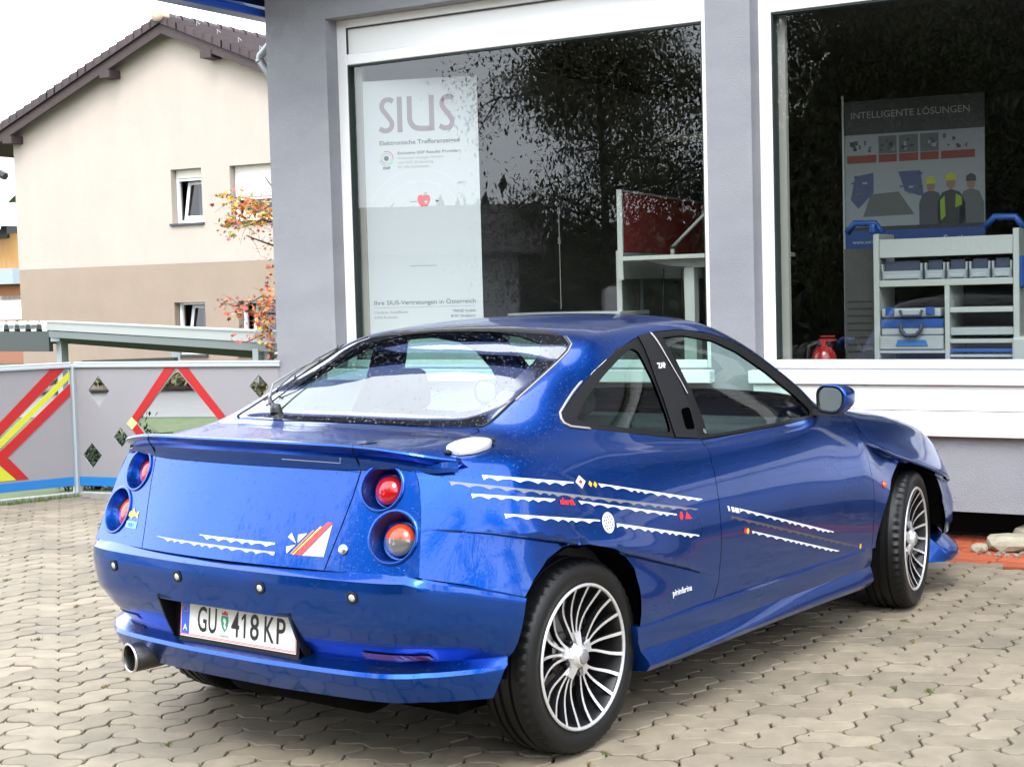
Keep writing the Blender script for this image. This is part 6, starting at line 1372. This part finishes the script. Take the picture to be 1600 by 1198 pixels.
# rear lid stickers (y is to the right when seen from behind -> world -y)
def rst(name,L,m,off=.0012): return rear_skin(name,[(-a,b) for a,b in L],[],lidr,m,off,.0004,.03)
def rstripe(a,b,w,m,seed):
    rnd=random.Random(seed); up=[];lo=[]; n=60; x=0; arcs=[]; T=hypot(b[0]-a[0],b[1]-a[1])
    while x<T: l_=rnd.uniform(.03,.07); arcs.append((x,l_)); x+=l_
    for i in range(n+1):
        q=i/n; s_=q*T; ar=[u for u in arcs if u[0]<=s_][-1]; f=(s_-ar[0])/ar[1]; up.append((a[0]+(b[0]-a[0])*q,a[1]+(b[1]-a[1])*q)); lo.append((up[-1][0],up[-1][1]-w*min(1,q*8+.1)*(1-.6*sin(pi*min(f,1)))))
    return rst('pale_stripe' ,up+lo[::-1],m)
rstripe((-.126,.713),(.206,.712),.013,whitev,21); rstripe((-.342,.691),(.214,.687),.013,mat('pale_grey_vinyl',(.30,.31,.34),.4,coat=.6),22)
rst('perforated_triangle',[(.318,.683),(.404,.776),(.398,.684)],perf); rst('red_band',[(.290,.684),(.316,.684),(.403,.779),(.385,.781)],redv); rst('yellow_band',[(.281,.684),(.287,.684),(.368,.766),(.362,.768)],yelv); rst('orange_band',[(.273,.686),(.278,.685),(.343,.755),(.338,.756)],mat('orange_vinyl',(.8,.22,.02),.4))
for L in ([(.261,.744),(.251,.731),(.286,.716)],[(.287,.740),(.320,.746),(.292,.718)],[(.252,.704),(.286,.712),(.259,.686)]): rst('white_fin',L,whitev)
# fish sticker and badge on the left lamp panel
def lst(name,L,m,off=.0014): return rear_skin(name,[(-a,b) for a,b in L],[],car,m,off,.0004,.05)
fc_=(-.512,.742); fish=[(-.034,.004),(-.018,.010),(-.006,.012),(0,.024),(.006,.012),(.020,.006),(.036,.016),(.032,.002),(.036,-.010),(.020,-.002),(.004,-.006),(-.004,-.016),(-.010,-.006),(-.026,-.006)]
lst('fish_sticker',[(fc_[0]+a,fc_[1]+b) for a,b in fish],mat('yellow_green_vinyl',(.55,.62,.05),.4))
lst('model_badge',[(-.540,.722),(-.474,.722),(-.474,.701),(-.540,.701)],mat('pale_blue_badge',(.16,.40,.50),.3,.3)); P,N=rearP(.507,.704,.003); t=text('badge_letters','FIAT',.020,mat('badge_dark',(.05,.16,.22),.4),car,(0,0,0),(0,0,0),.0003,'CENTER',sx=1.2); t.matrix_world=frame(P,N)
# ---- cabin
def rbox(name,x0,x1,y0,y1,z0,z1,m,bev=.03,rot=None,parent=car):
    bm=B(); c=Vector(((x0+x1)/2,(y0+y1)/2,(z0+z1)/2)); M=None
    if rot: M=Matrix.Translation(c)@Matrix.Rotation(rot,4,'Y')@Matrix.Translation(-c)
    box(bm,x0,x1,y0,y1,z0,z1,bev,M,3); return obj(name,bm,m,parent,True)
for sd in (-1,1):
    st=empty('front_seat',(0,0,0)); st.parent=car
    rbox('seat_cushion',.72,1.20,sd*.38-.24,sd*.38+.24,.42,.56,seatm,.05,parent=st); rbox('seat_back',.60,.74,sd*.38-.24,sd*.38+.24,.50,1.00,seatm,.05,-.30,parent=st); rbox('headrest',.50,.60,sd*.38-.13,sd*.38+.13,1.00,1.16,seatm,.04,-.2,parent=st)
    rbox('rear_seat_back',.00,.14,sd*.30-.28,sd*.30+.28,.50,.92,seatm,.05,-.35); rbox('rear_headrest',-.06,.03,sd*.28-.11,sd*.28+.11,.90,1.02,seatm,.035,-.25)
rbox('parcel_shelf',-.30,.02,-.62,.62,.88,.905,dashm,.01); rbox('rear_seat_cushion',.10,.50,-.58,.58,.40,.52,seatm,.05); rbox('dashboard',1.55,1.98,-.70,.70,.60,.885,dashm,.06); rbox('cabin_floor',.0,2.0,-.78,.78,.33,.36,under,.0); rbox('centre_console',.75,1.6,-.10,.10,.36,.58,dashm,.03)
bm=B(); box(bm,1.50,1.98,-.74,-.70,.4,.80); box(bm,1.5,1.98,.70,.74,.4,.80); obj('kick_panel',bm,dashm,car)
for sd in (-1,1):
    bm=B(); prism(bm,[(.78,.36),(2.02,.36),(2.02,.86),(.80,.885)],'y',sd*.775,sd*.745); obj('door_trim',bm,dashm,car)
    bm=B(); prism(bm,[(-.20,.36),(.78,.36),(.80,.885),(.60,.90),(.20,.95),(-.2,.93)],'y',sd*.72,sd*.70); obj('quarter_trim',bm,dashm,car)
sk=S(*[v.ravel() for v in np.meshgrid(np.linspace(6.2,9.1,20),np.linspace(7.2,10,9),indexing='ij')]); V=[];F_=[]
for sd in (-1,1):
    b0=len(V); V+=[(p[0],sd*p[1],p[2]-.028) for p in sk]
    F_+=[(b0+i*9+j,b0+(i+1)*9+j,b0+(i+1)*9+j+1,b0+i*9+j+1) for i in range(19) for j in range(8)]
obj('roof_lining',(V,F_),mat('grey_headliner',(.16,.16,.16),.9),car,True)
# steering wheel (left-hand drive)
swl=empty('steering_wheel',(1.42,.38,.83)); swl.parent=car
bm=B(); pts=[(.0,.185*cos(a),.185*sin(a)) for a in np.linspace(0,2*pi,33)]; tube(bm,pts,.014,8,False); obj('wheel_ring',bm,rubber,swl,True)
bm=B(); box(bm,-.02,.03,-.06,.06,-.05,.05,.02,seg=2); box(bm,-.008,.008,-.18,.18,-.02,.02,.005); obj('wheel_boss',bm,rubber,swl,True); swl.rotation_euler=(0,radians(-25),0)
